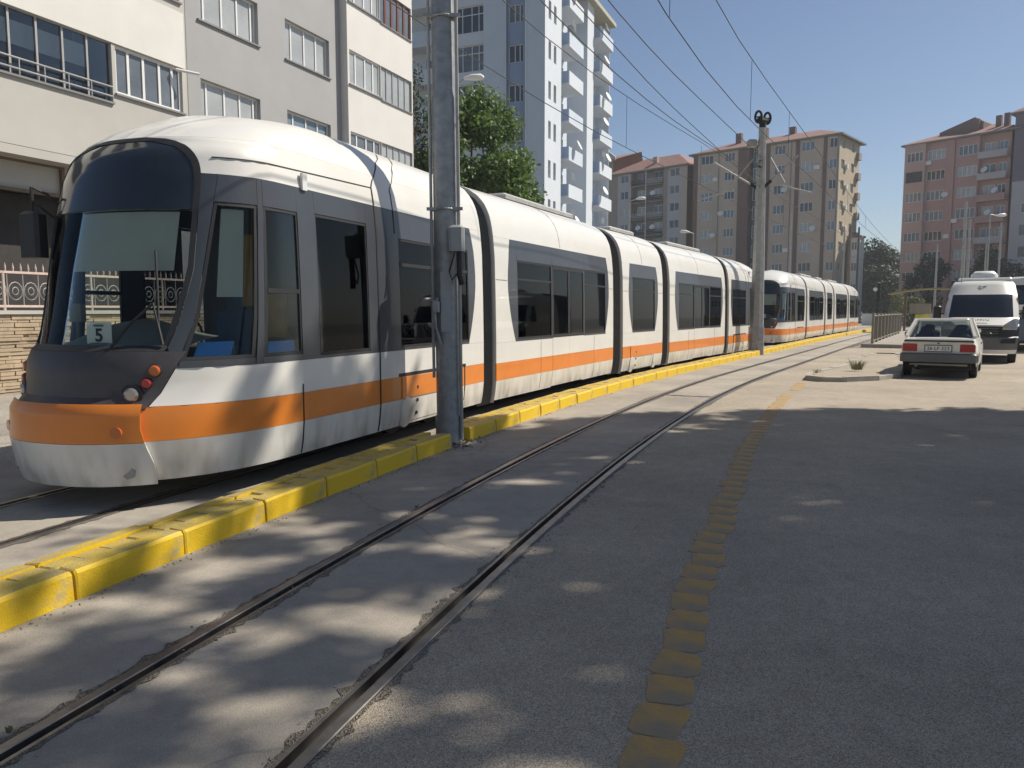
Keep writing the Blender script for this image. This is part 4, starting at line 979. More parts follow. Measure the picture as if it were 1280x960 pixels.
for k in range(5):
    mb = MB(); mb.bevbox(2.4, 3.1, -.35, -.02, BF[k + 3] + 1, BF[k + 3] + 1.6, .03); fe.mesh('air_conditioner', mb, whitepl)
def clutter(f, spots, m1=whitepl):
    for u, z, kind in spots:
        p = MB()
        if kind == 'a': p.bevbox(u, u + .8, -.32, -.02, z - .15, z + .42, .03); f.mesh('air_conditioner', p, m1)
        elif kind == 'd': c = Vector((u, -.35, z)); q = Vector((.3, -1, .55)).normalized(); p.tube([c, c + q * .05, c + q * .14], [.08, .34, .46], 12); p.tube([c, (u, 0, z - .25)], .03, 5); f.mesh('satellite_dish', p, m1)
        else: p.box(u, u + 2.3, -.58, -.52, z, z + 1.55); f.mesh('awning', p, mat('awning_dark', (.05, .05, .06), .8))
clutter(fb, [(3.5, BF[7] + 1.1, 'a'), (5.0, BF[5] + 1.6, 'd'), (3.7, BF[4] + 1.2, 'd'), (7.1, BF[2] + 1.1, 'a'), (15.0, BF[6] + 1.3, 'd'), (14.98, BF[3] + 1.1, 'a'), (19.3, BF[4] + 1.2, 'd'), (19.2, BF[7] + 1.1, 'a'), (13.0, BF[1] + 1.4, 'd'), (4.3, BF[1] + 1.2, 'a'), (19.4, BF[1] + 1.2, 'd')])
for u in (4.4, 15.8, 22.4): mb = MB(); mb.tube([(u, -.08, 0), (u, -.08, BZ - .2)], .05, 6); fb.mesh('downpipe', mb, sillm)
r_ = hip_roof(fb, 0, LB, 0, 9, BZ, 1.9)
for u, y in ((5.5, 3.2), (10, 2.5), (13.5, 4.5)): mb = MB(); mb.box(u, u + .9, y, y + .7, BZ + .5, BZ + 3.0); mb.build('chimney', brownd, r_)
mb = MB(); mb.box(0, LB, 8.2, 8.4, 0, BZ); mb.box(.0, .2, .01, 8.2, 0, BZ); fb.mesh('rear_wall', mb, brownr)
# --- grey balcony block left of it
O0 = Vector((17.2, 138, 0)); O1 = Vector((28.4, 127, 0)); hO = math.atan2(O1.x - O0.x, O1.y - O0.y); LO = (O1 - O0).length
Ot = thing('apartment_block', 'grey block with stacked dark balconies and low red roof beside the blue tower', 'building', O0)
fo = Facade(Ot, O0, hO); OZ = 25.2; OF = [.3 + 2.8 * k for k in range(9)]
segs = [(0, 1.8, greyblk, 0, []), (1.8, 4.6, lgrey, 0, [(2.4, 4.0)]), (4.6, 11.2, sillm, 1.0, [(5.2, 7.0), (8.6, 10.4)]), (11.2, 12.0, greyblk, 0, []), (12.0, 14.6, lgrey, .0, [(12.4, 14.2)]), (14.6, LO, brownr, 0, [])]
for a, b, m_, y_, cw in segs:
    ops = [(c, d, z + .8, z + 2.2) for z in OF for c, d in cw]; fo.wall(a, b, 0, OZ, ops, m_, y_)
    for c, d, e, f_ in ops: fo.win(c, d, e, f_, (.5,), None, pvc, pick(pane_dark, pane_mid, pane_dark, pane_curt), y_ + .1, .08)
for z in OF[1:]:
    for a, b in ((4.7, 7.7), (8.1, 11.1)):
        mb = MB(); mb.box(a, b, -.3, .99, z - .12, z); o = fo.mesh('balcony', mb, greyblk); p = MB(); [p.box(a, b, -.3, -.24, z + .25 + k * .28, z + .36 + k * .28) for k in range(3)]; p.build('balcony_rail', dark if RG.random() < .6 else lgrey, o)
        if RG.random() < .4:
            p = MB(); c = Vector((a + RG.uniform(.4, 2.4), -.7, z + 1.2)); q = Vector((.2, -1, .5)).normalized(); p.tube([c, c + q * .05, c + q * .14], [.08, .34, .48], 12); p.build('satellite_dish', whitepl, o)
mb = MB(); mb.tube([(7.9, -.35, 0), (7.9, -.35, OZ)], .07, 6); fo.mesh('downpipe', mb, whitepl)
mb = MB(); mb.box(4.6, 4.64, .001, 1.0, 0, OZ); mb.box(11.16, 11.2, .001, 1.0, 0, OZ); mb.box(0, LO, 9, 9.2, 0, OZ); mb.box(0, .2, .01, 9, 0, OZ); fo.mesh('wall_return', mb, greyblk)
r_ = hip_roof(fo, 0, LO, 0, 9, OZ, 2.8)
mb = MB(); mb.box(8, 8.8, 1.5, 2.2, OZ + .3, OZ + 2.3); mb.build('chimney', pinkl, r_)
O2 = Vector((12.6, 150, 0)); Oz = thing('apartment_block', 'narrow grey gabled block with red roof half hidden behind the blue tower', 'building', O2)
fz = Facade(Oz, O2, hO); ops = [(a, b, z + .8, z + 2.1) for z in OF for a, b in ((2.6, 3.8), (5.8, 7.0))]
fz.wall(0, 8.4, 0, 29.0, ops, greyblk)
for c, d, e, f_ in ops: fz.win(c, d, e, f_, (.5,), None, pvc, pick(pane_dark, pane_mid), .1, .08)
mb = MB(); mb.prism([(-.4, 29.0), (8.8, 29.0), (8.8, 29.6), (4.0, 33.2), (-.4, 33.2)], .0, .3); fz.mesh('gable', mb, cream2)
mb = MB(); mb.add([(-.6, -.6, 29), (9.0, -.6, 29.0), (9.0, 8, 31.6), (-.6, 8, 31.6)], [(0, 1, 2, 3)]); mb.add([(-.6, 8, 31.6), (9., 8, 31.6), (9., 9, 28), (-.6, 9, 28)], [(0, 1, 2, 3)]); o = fz.mesh('roof', mb, tiles)
mb = MB(); mb.box(1.8, 3.2, 3, 4, 30, 33.0); mb.build('chimney', lgrey, o)
# --- pink block and its neighbour
Q0, Q1 = Vector((60.2, 120, 0)), Vector((68.9, 109, 0)); hQ = math.atan2(Q1.x - Q0.x, Q1.y - Q0.y); LQ = (Q1 - Q0).length
Pt = thing('apartment_block', 'pink apartment block with red tiled roof and glazed balconies', 'building', Q0)
fp = Facade(Pt, Q0, hQ); QZ = 26.6; QF = [2.2 + 2.98 * k for k in range(8)]
segs = [(0, 3.0, pinkl, -.5, [(.3, 2.7)]), (3.0, 5.9, pinkr, 0, [(3.1, 5.7)]), (5.9, 7.0, pinkr, -.15, []), (7.0, 10.2, pinkr, 0, [(7.4, 10.0)]), (10.2, LQ, pinkr, .7, [(10.6, 12.2), (12.5, 13.6)])]
for a, b, m_, y_, cw in segs:
    ops = [(c, d, z + .8, z + 2.25) for z in QF for c, d in cw]; fp.wall(a, b, 0, QZ, ops, m_, y_)
    for c, d, e, f_ in ops: fp.win(c, d, e, f_, (.25, .5, .75) if d - c > 2 else (.5,), None, pvc, pick(pane_curt, pane_mid, pane_dark, pane_blue), y_ + .1, .09)
for z in QF[1:]:
    mb = MB(); mb.box(10.3, LQ - .05, -.7, .69, z - .12, z); o = fp.mesh('balcony', mb, pinkl); p = MB(); p.box(10.3, LQ - .05, -.7, -.62, z, z + .85); p.build('balcony_front', pinkr if RG.random() < .6 else lgrey, o)
    if RG.random() < .5:
        p = MB(); c = Vector((11 + RG.random() * 2, -.95, z + 1.2)); q = Vector((-.3, -1, .5)).normalized(); p.tube([c, c + q * .05, c + q * .14], [.08, .34, .48], 12); p.build('satellite_dish', whitepl, o)
mb = MB(); mb.box(2.98, 3.02, -.499, -.001, 0, QZ); mb.box(10.16, 10.2, .001, .7, 0, QZ); mb.box(0, LQ, 11, 11.2, 0, QZ); mb.box(0.0, .2, -.49, 11, 0, QZ); fp.mesh('wall_return', mb, pinkl)
clutter(fp, [(.35, QF[6] + .75, 'w'), (5.95, QF[5] + 1.4, 'd'), (6.0, QF[3] + 1.2, 'a'), (6.1, QF[1] + 1.3, 'd'), (3.0, QF[7] + .3, 'a'), (7.0, QF[4] + .4, 'a')])
r_ = hip_roof(fp, 0, LQ + 1, 0, 11, QZ, 2.2)
mb = MB(); mb.prism([(3.6, QZ + .2), (9.6, QZ + .2), (9.6, QZ + 2.2), (8.4, QZ + 3.0), (3.6, QZ + 1.6)], 2.5, 7); mb.build('dormer', brownd, r_)
for u, y in ((8.5, 2), (11.3, 2.2), (12.6, 1.5)): mb = MB(); mb.box(u, u + .7, y, y + .6, QZ + .4, QZ + 2.6); mb.build('chimney', brownd, r_)
V0 = Q1 + Vector((.35, -.45, 0)); Vt = thing('apartment_block', 'block with purple upper floors over pale grey, right of the pink block', 'building', V0)
fv = Facade(Vt, V0, hQ)
for (a, b, m_, y_, z0, z1, cw) in ((0, 5.2, lgrey, 0, 0, 19.3, [(1.2, 3.9)]), (0, 5.2, purp, -.05, 19.3, 28.6, [(1.2, 4.2)]), (5.2, 9, purp, .9, 0, 28.6, [(6, 8)]), (9, 16, lgrey, 0, 0, 28.6, [(9.5, 11.5), (13, 15)])):
    ops = [(c, d, z + .8, z + 2.2) for z in QF + [QF[-1] + 2.98] for c, d in cw if z0 < z + .8 and z + 2.25 < z1]; fv.wall(a, b, z0, z1, ops, m_, y_)
    for c, d, e, f_ in ops: fv.win(c, d, e, f_, (.25, .5, .75), None, pvc if RG.random() < .6 else sillm, pick(pane_dark, pane_mid, pane_curt), y_ + .1, .09)
mb = MB(); mb.box(0, .2, .02, 10, 0, 28.6); mb.box(5.16, 5.2, .001, .9, 0, 28.6); fv.mesh('wall_return', mb, lgrey)
hip_roof(fv, 0, 16, 0, 10, 28.6, 3.)
for z in QF[1:]:
    mb = MB(); mb.box(5.25, 8.9, -.5, .89, z - .1, z); o = fv.mesh('balcony', mb, lgrey); p = MB(); p.box(5.25, 8.9, -.5, -.42, z, z + .9); p.build('balcony_front', purp, o)
# --- low yellowish house far down the line and a boundary wall
C0 = ray_at(1066, 380, 112); Ct = thing('small_house', 'narrow cream house end glimpsed past the beige block corner', 'building', (C0.x, C0.y, 0))
fh = Facade(Ct, (C0.x - 1, C0.y), R(130)); fh.wall(0, 1.6, 0, 12, [(.4, 1.2, 3 * k + 1.2, 3 * k + 2.4) for k in range(4)], cream)
for k in range(4): fh.win(.4, 1.2, 3 * k + 1.2, 3 * k + 2.4, (.5,), None, pvc, pane_dark, .1, .08)
mb = MB(); mb.box(-.2, 1.8, -.2, 2, 12, 12.25); fh.mesh('roof', mb, tiles); mb = MB(); mb.box(.0, .15, .01, 1.9, 0, 12); mb.box(1.45, 1.6, .01, 1.9, 0, 12); fh.mesh('wall_return', mb, cream)
a, b = ray_at(1078, 385, 84), ray_at(1160, 384, 76); Wl = thing('boundary_wall', 'low cream boundary wall crossing behind the tram stop', 'wall', (a.x, a.y, 0)); fl_ = Facade(Wl, (a.x, a.y), math.atan2(b.x - a.x, b.y - a.y)); ll = (Vector((b.x, b.y, 0)) - Vector((a.x, a.y, 0))).length + 4
mb = MB(); mb.box(0, ll, 0, .3, 0, 1.15); fl_.mesh('wall', mb, cream); mb = MB(); mb.box(-.05, ll, -.05, .35, 1.154, 1.25); fl_.mesh('coping', mb, whiter)

# ------------------------------------------------------------------ trees
def leaf_mesh(name, blobs, n, size, m, seed=1, shell=.55, droop=0.):
    g = np.random.default_rng(seed); vol = np.array([b[3] ** 2.2 for b in blobs]); pr = vol / vol.sum(); idx = g.choice(len(blobs), n, p=pr)
    B = np.array([b[:4] for b in blobs]); sq_ = np.array([b[4] if len(b) > 4 else 1. for b in blobs])
    d = g.normal(size=(n, 3)); d /= np.linalg.norm(d, axis=1)[:, None]
    rad = (shell + (1 - shell) * g.random(n)) * (1 + .10 * g.normal(size=n)); c = B[idx, :3] + d * (rad * B[idx, 3])[:, None] * np.stack([np.ones(n), np.ones(n), sq_[idx]], 1)
    nrm = d * .6 + g.normal(size=(n, 3)) * .7 + np.array([0, 0, .35]); nrm /= np.linalg.norm(nrm, axis=1)[:, None]
    a = np.cross(nrm, g.normal(size=(n, 3))); a /= np.linalg.norm(a, axis=1)[:, None]; b = np.cross(nrm, a)
    s_ = (size * (.6 + .8 * g.random(n)))[:, None]
    P = np.stack([c - a * s_, c - b * s_ * .5, c + a * s_, c + b * s_ * .5], 1).reshape(-1, 3)
    me = bpy.data.meshes.new(name); me.vertices.add(4 * n); me.vertices.foreach_set('co', P.ravel()); me.loops.add(4 * n); me.loops.foreach_set('vertex_index', np.arange(4 * n)); me.polygons.add(n); me.polygons.foreach_set('loop_start', np.arange(n) * 4); me.polygons.foreach_set('loop_total', np.full(n, 4)); me.update(calc_edges=True); me.materials.append(m); return me
def tree(label, base, trunk_h, tr, blobs, n, size, m, seed, name='tree', group=None, shell=.5):
    """blobs relative to base"""
    t = thing(name, label, 'tree', base, 0, group); g = random.Random(seed); mb = MB()
    top = Vector((g.uniform(-.3, .3), g.uniform(-.3, .3), trunk_h)); mb.tube([(0, 0, 0), (tr * .2, 0, trunk_h * .3), top * .7, top], [tr * 1.25, tr, tr * .8, tr * .6], 8)
    k = mb.build('trunk', bark, t, smooth=60); l = MB()
    for b in blobs[::max(1, len(blobs) // 16)]:
        e = Vector(b[:3]); st = Vector((0, 0, min(trunk_h * g.uniform(.6, .98), e.z))) ; st.x = top.x * st.z / trunk_h; st.y = top.y * st.z / trunk_h
        l.tube([st, st.lerp(e, .5) + Vector((0, 0, .25 * (e - st).length * .3)), e], [tr * .42, tr * .25, tr * .08], 5)
    l.build('limbs', bark, k); o = link('crown', leaf_mesh('crown', blobs, n, size, m, seed, shell), t); return t
def clumps(R_, H_, z0, n, seed, rs=(.5, 1.1)):
    g = random.Random(seed); out = []
    while len(out) < n:
        x, y, z = g.uniform(-1, 1), g.uniform(-1, 1), g.uniform(-1, 1)
        if .25 < x * x + y * y + z * z < 1: out.append((x * R_, y * R_, z0 + H_ * (z + 1) / 2, g.uniform(*rs)))
    return out
E_ = ray_at(588, 300, 40)
tree('broad leafy green tree behind the front tram beside the apartment house', (E_.x, 40, 0), 6, .28, clumps(3.55, 9.4, 2.6, 74, 2, (.6, 1.25)), 46000, .13, leafA, 4, 'leafy_tree', shell=.3)
D_ = ray_at(519, 300, 37.5)
bl = [(.7 * (1 - k / 26) * 2.1 * math.cos(k * 2.4), .7 * (1 - k / 26) * 2.1 * math.sin(k * 2.4), 2 + k * .44, .45 + .7 * (1 - k / 26)) for k in range(26)]
tree('dark conifer between the white bay and the steel mast', (D_.x, 37.5, 0), 12, .2, bl, 5200, .09, leafB, 7, 'conifer')
for i, (px, yt, Y, Rr, lab) in enumerate(((1092, 284, 150, 4.6, 'tallest dark tree of the group past the tram end'), (1108, 296, 148, 5.0, 'broad dark tree beside the pink block'), (1084, 312, 160, 5.0, 'dark tree behind the line poles'), (1100, 325, 140, 4.5, 'low dark tree standing before the taller dark ones'))):
    tp = ray_at(px, yt, Y); tree(lab, (tp.x, Y, 0), tp.z * .5, .35, [(x, y, max(z, .8), r) for x, y, z, r in clumps(Rr * .8, tp.z - 2, 1.0, 34, 20 + i, (1.2, 2.2))], 7000, .3, leafB, 30 + i, 'dark_tree', 'dark trees far past the tram end')
for i, (px, yt, Y, Rr, m_, lab) in enumerate(((1228, 312, 100, 3.0, leafB, 'dark street tree before the gap between pink and purple blocks'), (1160, 318, 108, 2.4, leafB, 'street tree before the pink block ground floor'), (1250, 318, 98, 2.2, leafB, 'small dark tree before the pale grey block'))):
    tp = ray_at(px, yt, Y); tree(lab, (tp.x, Y, 0), tp.z * .5, .2, clumps(Rr, tp.z - 2, 1.5, 26, 50 + i, (.7, 1.4)), 5000, .2, m_, 60 + i, 'street_tree')
for i, (px, yt, Y, r_, lab) in enumerate(((1118, 372, 92, 1.2, 'round pale bush beside the low house wall'), (1126, 366, 95, 1.4, 'pale bush behind the boundary wall'), (1141, 376, 74, .9, 'scraggy bush rising over the railing'))):
    tp = ray_at(px, yt, Y); t = thing('bush', lab, 'bush', (tp.x, Y, 0)); link('foliage', leaf_mesh('foliage', clumps(r_, tp.z, .2, 14, 70 + i, (.4, .8)), 2200, .1, leafD, 70 + i), t)
    mb = MB(); mb.tube([(0, 0, 0), (.1, 0, tp.z * .6)], [.06, .03], 5); mb.build('stem', bark, t)
# tall street trees beside the road to the right; their crowns throw the dappled shade on road, kerb and tram
OX, OY = SDIR.x / SDIR.z, SDIR.y / SDIR.z
def crown_for(spots, h):
    return [(gx + OX * (h + dh), gy + OY * (h + dh), h + dh, r) for gx, gy, r, dh in spots]
g = random.Random(77)
SH = {
 (13.4, 10.2): [(-.2, 8.2, 1.0, .3), (.6, 9.3, 1.1, 0), (-.9, 7.4, .75, .6), (1.6, 7.2, 1.2, 0), (1.2, 10.6, .9, .2), (.5, 6.0, .9, -.5), (-1.5, 6.6, .5, .8), (2.6, 9.0, 1.4, -1.), (2.2, 11.3, .8, 0), (-.4, 6.4, .5, .3), (2.4, 7.6, 1.2, -1), (-2.3, 7.6, .45, 1.6), (-1.9, 8.3, .55, 1.7), (-2.8, 7.2, .3, 1.8), (-1.2, 8.9, .6, 1.4), (-1.6, 7.2, .6, 1.3), (-2.0, 6.4, .35, 1.2), (-.3, 9.8, .6, 1.2), (-2.6, 6.5, .22, 1.5), (.9, 5.0, .7, 0), (1.3, 5.8, .8, 0), (-3.1, 6.4, .2, 1.8), (-1.2, 6.1, .45, .8)],
 (16.2, 13.4): [(4.2, 10.2, 1.5, 0), (5.8, 11.2, 1.2, -1), (7.2, 10.8, 1.4, 0), (4.0, 11.6, .8, .3), (6.4, 9.0, 1.6, -1), (8.8, 11.2, 1.2, -1), (9.2, 9.4, 1.6, 0), (5.3, 12.1, .6, .5), (7.4, 12.0, .6, .5)],
 (15.2, 7.4): [(3.0, 5.4, 1.4, 0), (4.6, 7.2, 1.5, -1), (2.0, 4.6, .9, .4), (4.4, 4.2, 1.5, -.5), (6.2, 6.2, 1.7, 0), (8.2, 7.4, 1.7, -1), (3.2, 3.2, 1.1, 0), (5.6, 2.8, 1.6, -1), (1.9, 3.2, .55, .3), (1.3, 4.0, .45, .6), (7.6, 4.6, 1.7, -1), (1.5, 4.2, .6, 0), (1.2, 3.5, .4, 0), (1.9, 2.7, .6, 0), (2.6, 2.2, .8, 0), (2.4, 3.9, .7, 0), (1.35, 5.0, .6, .3), (4.0, 1.4, 1.4, 0), (1.05, 3.1, .35, 0), (1.45, 3.05, .45, 0), (.75, 3.35, .32, 0), (4.3, 8.8, .6, 0), (.15, 4.15, .35, .3), (.6, 3.95, .35, .2), (1.0, 4.4, .4, .2)],
 (13.0, 4.6): [(-1.35, 4.35, .42, .6), (-1.75, 5.1, .3, .4), (-.55, 4.6, .38, .3), (-.2, 3.5, .4, 0), (.35, 2.9, .35, .5), (-1.0, 3.3, .3, .6), (-1.9, 3.4, .3, .2), (.55, 3.7, .38, -.2), (-.9, 5.5, .36, .2), (-1.55, 2.75, .32, .3), (.1, 4.6, .32, .3), (.75, 2.45, .3, 0), (-2.3, 4.4, .22, .4), (-.45, 2.5, .3, .3)]}
for i, ((tx, ty), spots) in enumerate(SH.items()):
    hh = 13.2; bl = crown_for(spots, hh); rel = [(x - tx, y - ty, z, r, .8) for x, y, z, r in bl]
    n_ = int(sum(1000 * r * r for *_, r, _ in rel)) if i < 3 else 1700
    tree(('tall plane tree beyond the right side of the road', 'tall street tree right of the parked car', 'broad tall street tree shading the road', 'thin crowned street tree shading the near track')[i], (tx, ty, 0), 10.5, .3, rel, n_, .17, leafC, 90 + i, 'shade_tree', None, .1)
    if i == 3:
        thin = [(x - tx, y - ty, z, r, .8) for x, y, z, r in crown_for([(-2, 3.5, 1.2, .4), (-1, 4.8, 1.1, .6), (0, 3.2, 1.1, 0), (-2.4, 5.4, .8, .8), (.6, 2.3, 1., 0), (-.6, 2.2, 1., .2), (-1.8, 2.3, 1., .3)], hh)]
        link('thin_foliage', leaf_mesh('thin_foliage', thin, 1300, .12, leafC, 123, .0), COL.objects[-1] if False else bpy.data.objects[[o.name for o in bpy.data.objects if o.name.startswith('shade_tree')][-1]])

# ------------------------------------------------------------------ tram stop: platform, railing, shelter
mb = MB(); strip(mb, 1.05, 3.6, 35.5, 62, .5, .16); ss = frange(35.5, 62, .5)
for n_ in (1.05, 3.6): mb.add([pt(s_, n_, z_) for s_ in ss for z_ in (-.05, .16)], [(2 * i, 2 * i + 2, 2 * i + 3, 2 * i + 1) for i in range(len(ss) - 1)])
mb.add([pt(35.5, 1.05, -.05), pt(35.5, 3.6, -.05), pt(35.5, 3.6, .16), pt(35.5, 1.05, .16)], [(0, 1, 2, 3)])
struct(mb.build('platform', pavemt))
rb = Vector(pt(36, 1.45)); t = thing('stop_railing', 'grey metal railing in panels along the tram stop platform', 'railing', rb)
rail_m = mat('railing_grey', (.23, .21, .17), .6, .3, .2)
s_ = 36.0
for k in range(9):
    a, b = Vector(pt(s_, 1.45, .16)) - rb, Vector(pt(s_ + 2.0, 1.45, .16)) - rb
    mb = MB(); mb.tube([a, a + Vector((0, 0, 1.32))], .055, 6); mb.build('post', rail_m, t)
    mb = MB()
    for z_ in (.12, 1.2): mb.tube([a + Vector((0, 0, z_)), b + Vector((0, 0, z_))], .03, 6)
    for j in range(1, 15): p = a.lerp(b, j / 15); mb.tube([p + Vector((0, 0, .12)), p + Vector((0, 0, 1.2))], .014, 4)
    mb.build('bar_panel', rail_m, t); s_ += 2.05
sp = ray_at(1160, 400, 56); t = thing('stop_shelter', 'small tram stop shelter with curved yellowish canopy behind the railing', 'shelter', (sp.x, sp.y, 0)); t.rotation_euler = (0, 0, R(-35))
canm = mat('canopy', (.30, .25, .12), .6, 0, .2)
mb = MB(); K_ = 10; vs = []
for i in range(K_ + 1):
    x = -2.6 + 5.2 * i / K_; z_ = 2.75 + .35 * math.sin(i / K_ * math.pi * .9); vs += [(x, -.9, z_), (x, .9, z_), (x, .9, z_ + .1), (x, -.9, z_ + .1)]
fs = [(i * 4 + j, i * 4 + (j + 1) % 4, i * 4 + 4 + (j + 1) % 4, i * 4 + 4 + j) for i in range(K_) for j in range(4)] + [(0, 1, 2, 3), (K_ * 4 + 3, K_ * 4 + 2, K_ * 4 + 1, K_ * 4)]
mb.add(vs, fs); mb.build('canopy', canm, t)
for x in (-1.6, 1.6): mb = MB(); mb.tube([(x, .5, 0), (x, .5, 2.9)], .09, 8); mb.build('post', mat('shelter_post', (.16, .1, .07), .6), t)
mb = MB(); mb.box(-1.3, .1, .45, .53, 1.35, 2.1); b = mb.build('sign_board', mat('board_beige', (.3, .28, .23), .6), t)
mb = MB(); mb.box(-.9, .05, .40, .445, 1.0, 1.3); mb.build('yellow_sign', mat('sign_yellow', (.7, .6, .05), .5), b)
mb = MB(); mb.bevbox(-.2, 2.2, -.2, .25, .38, .46, .03); mb.box(0, .1, -.1, .15, 0, .38); mb.box(1.9, 2.0, -.1, .15, 0, .38); mb.build('bench', whitepl, t)
sp = ray_at(1096, 400, 50); t = thing('signal_post', 'thin dark tram signal post with round lamp before the dark trees', 'signal', (sp.x, sp.y, 0))
mb = MB(); mb.tube([(0, 0, 0), (0, 0, 2.6)], .06, 8); mb.build('post', black, t); mb = MB(); mb.bevbox(-.13, .13, -.1, .1, 2.2, 3.4, .03); h_ = mb.build('signal_head', black, t); mb = MB(); mb.disc((-.24, -.12, 2.95), (0, 1, 0), .13, .05); mb.build('signal_lamp', whitepl, h_)

# ------------------------------------------------------------------ kerbed traffic island with weeds
ia, ib, ic = ray_at(1004, 476, 17.5), None, None
pts_ = [(6.75, 17.6), (6.95, 17.25), (7.5, 17.15), (8.4, 17.5), (9.3, 18.3), (10.3, 20.2), (12.4, 24.0), (13.6, 27.0), (12.9, 27.4), (10.8, 24.2), (8.7, 20.6), (7.2, 18.6)]
ti = thing('traffic_island', 'worn concrete traffic island with a weed beside the white car', 'traffic island', (7.0, 17.5, 0)); tb = Vector((7., 17.5, 0)); conc = mat('island_concrete', (.36, .33, .28), .9, 0, .2, 4, .5, 50)
mb = MB(); n_ = len(pts_); top = [(x, y, .13) for x, y in pts_]; bot = [(x, y, -.05) for x, y in pts_]
cx, cy = sum(p[0] for p in pts_) / n_, sum(p[1] for p in pts_) / n_; inn = [(x + (cx - x) * .05, y + (cy - y) * .05, .085) for x, y in pts_]
mb.add(inn, [tuple(range(n_))]); mb.build('island_top', asphalt, ti, -tb)
for i in range(n_):
    a, b = Vector(pts_[i]), Vector(pts_[(i + 1) % n_]); L_ = (b - a).length; k_ = max(1, int(L_ / .6)); d = (b - a).normalized(); nn = Vector((d.y, -d.x))
    if nn.dot(Vector((cx, cy)) - a) < 0: nn = -nn
    for j in range(k_):
        p, q = a + d * (L_ * j / k_ + .006), a + d * (L_ * (j + 1) / k_ - .006); z_ = .10 + rng.uniform(-.02, .02)
        mb = MB(); v = [p, q, q + nn * .14, p + nn * .14]; mb.add([(x, y, -.05) for x, y in v] + [(x, y, z_) for x, y in v], [(0, 1, 5, 4), (1, 2, 6, 5), (2, 3, 7, 6), (3, 0, 4, 7), (4, 5, 6, 7)]); mb.build('kerb_stone', conc, ti, -tb)
wp = ray_at(1071, 463, 19.2); t = thing('weed', 'dry green weed growing at the traffic island kerb', 'plant', (wp.x, wp.y, .12)); mb = MB()
tuft(mb, (0, 0, 0), 80, .28, .3); mb.build('foliage', grassm, t)
wp = ray_at(1020, 470, 18.2); t = thing('weed', 'small dry weed near the blunt tip of the traffic island', 'plant', (wp.x, wp.y, .12)); mb = MB(); tuft(mb, (0, 0, 0), 25, .12, .2); mb.build('foliage', grassm, t)

# ------------------------------------------------------------------ vehicles
def wheel(parent, x, y, r=.29, w_=.17):
    sg = 1 if y > 0 else -1; o = MB(); o.tube([(x, y - w_ / 2, r), (x, y - w_ / 2 + .02, r), (x, y + w_ / 2 - .02, r), (x, y + w_ / 2, r)], [r * .9, r, r, r * .9], 24); wh = o.build('wheel', tyre, parent, smooth=40)
    h = MB(); h.tube([(x, y + sg * (w_ / 2 - .01), r), (x, y + sg * (w_ / 2 + .012), r)], [r * .62, r * .5], 16); h.build('rim', galv, wh)
CH = R(33); car = thing('parked_car', 'white boxy saloon car parked with its rear lights facing the tram stop road', 'car', (10.02, 18.05, 0), math.pi / 2 - CH)
# local x forward (rear at 0), y left
def bz(x):
    for xw in (.78, 3.22):
        if abs(x - xw) < .37: return .26 + math.sqrt(max(.37 ** 2 - (x - xw) ** 2, 0))
    return .26
ST = [0, .06, .2, .41, .5, .6, .7, .78, .86, .96, 1.06, 1.15, 1.5, 2.0, 2.5, 2.85, 2.95, 3.05, 3.15, 3.22, 3.3, 3.4, 3.5, 3.59, 3.8, 3.98, 4.06]
hw = lambda x: float(np.interp(x, [0, .06, .3, 1, 3, 3.7, 4.06], [.745, .775, .80, .815, .815, .79, .73]))
bt = lambda x: float(np.interp(x, [0, .06, .55, 1.2, 2.6, 3.0, 3.8, 4.06], [.86, .925, .95, .93, .90, .90, .82, .72]))
mb = MB(); vs = []
for x in ST:
    h, z1, z0 = hw(x), bt(x), max(bz(x), .40 if x < .3 else 0)
    half = [(h - .03, z0), (h, max(.45, z0 + .01)), (h + .005, max(.66, z0 + .02)), (h - .015, max(.8, z0 + .03)) if z1 > .82 else (h - .01, z1 - .02), (h - .07, z1), (h * .5, z1 + .012)]
    vs += [(x, y, z) for y, z in half] + [(x, 0, z1 + .018)] + [(x, -y, z) for y, z in reversed(half)]
kk = 13; fs = [(i * kk + j, i * kk + j + 1, (i + 1) * kk + j + 1, (i + 1) * kk + j) for i in range(len(ST) - 1) for j in range(kk - 1)] + [tuple(range(kk)), tuple(range(len(ST) * kk - 1, (len(ST) - 1) * kk - 1, -1))]
mb.add(vs, fs); body = mb.build('body', carwhite, car, smooth=35)
mb = MB(); mb.box(.25, 3.9, -.66, .66, .22, .44); mb.build('floor_pan', dark, car)
RB, RT, FT, FB = (.42, .945), (.98, 1.345), (2.12, 1.37), (2.92, .905)
yb, yt = .715, .575
mb = MB(); mb.bevbox(RT[0] - .02, FT[0] + .03, -yt, yt, 1.335, 1.40, .03); roof = mb.build('roof', carwhite, car)
def bar(p, q, w1=.05, w2=.03):
    p, q = Vector(p), Vector(q); d = (q - p).normalized(); a = d.cross(Vector((0, 1, 0))).normalized(); b = d.cross(a)
    return MB().add([p + a * s1_ * w1 + b * s2_ * w2 for p in (p, q) for s1_, s2_ in ((-1, -1), (1, -1), (1, 1), (-1, 1))], [(0, 1, 2, 3), (7, 6, 5, 4), (0, 4, 5, 1), (1, 5, 6, 2), (2, 6, 7, 3), (3, 7, 4, 0)])
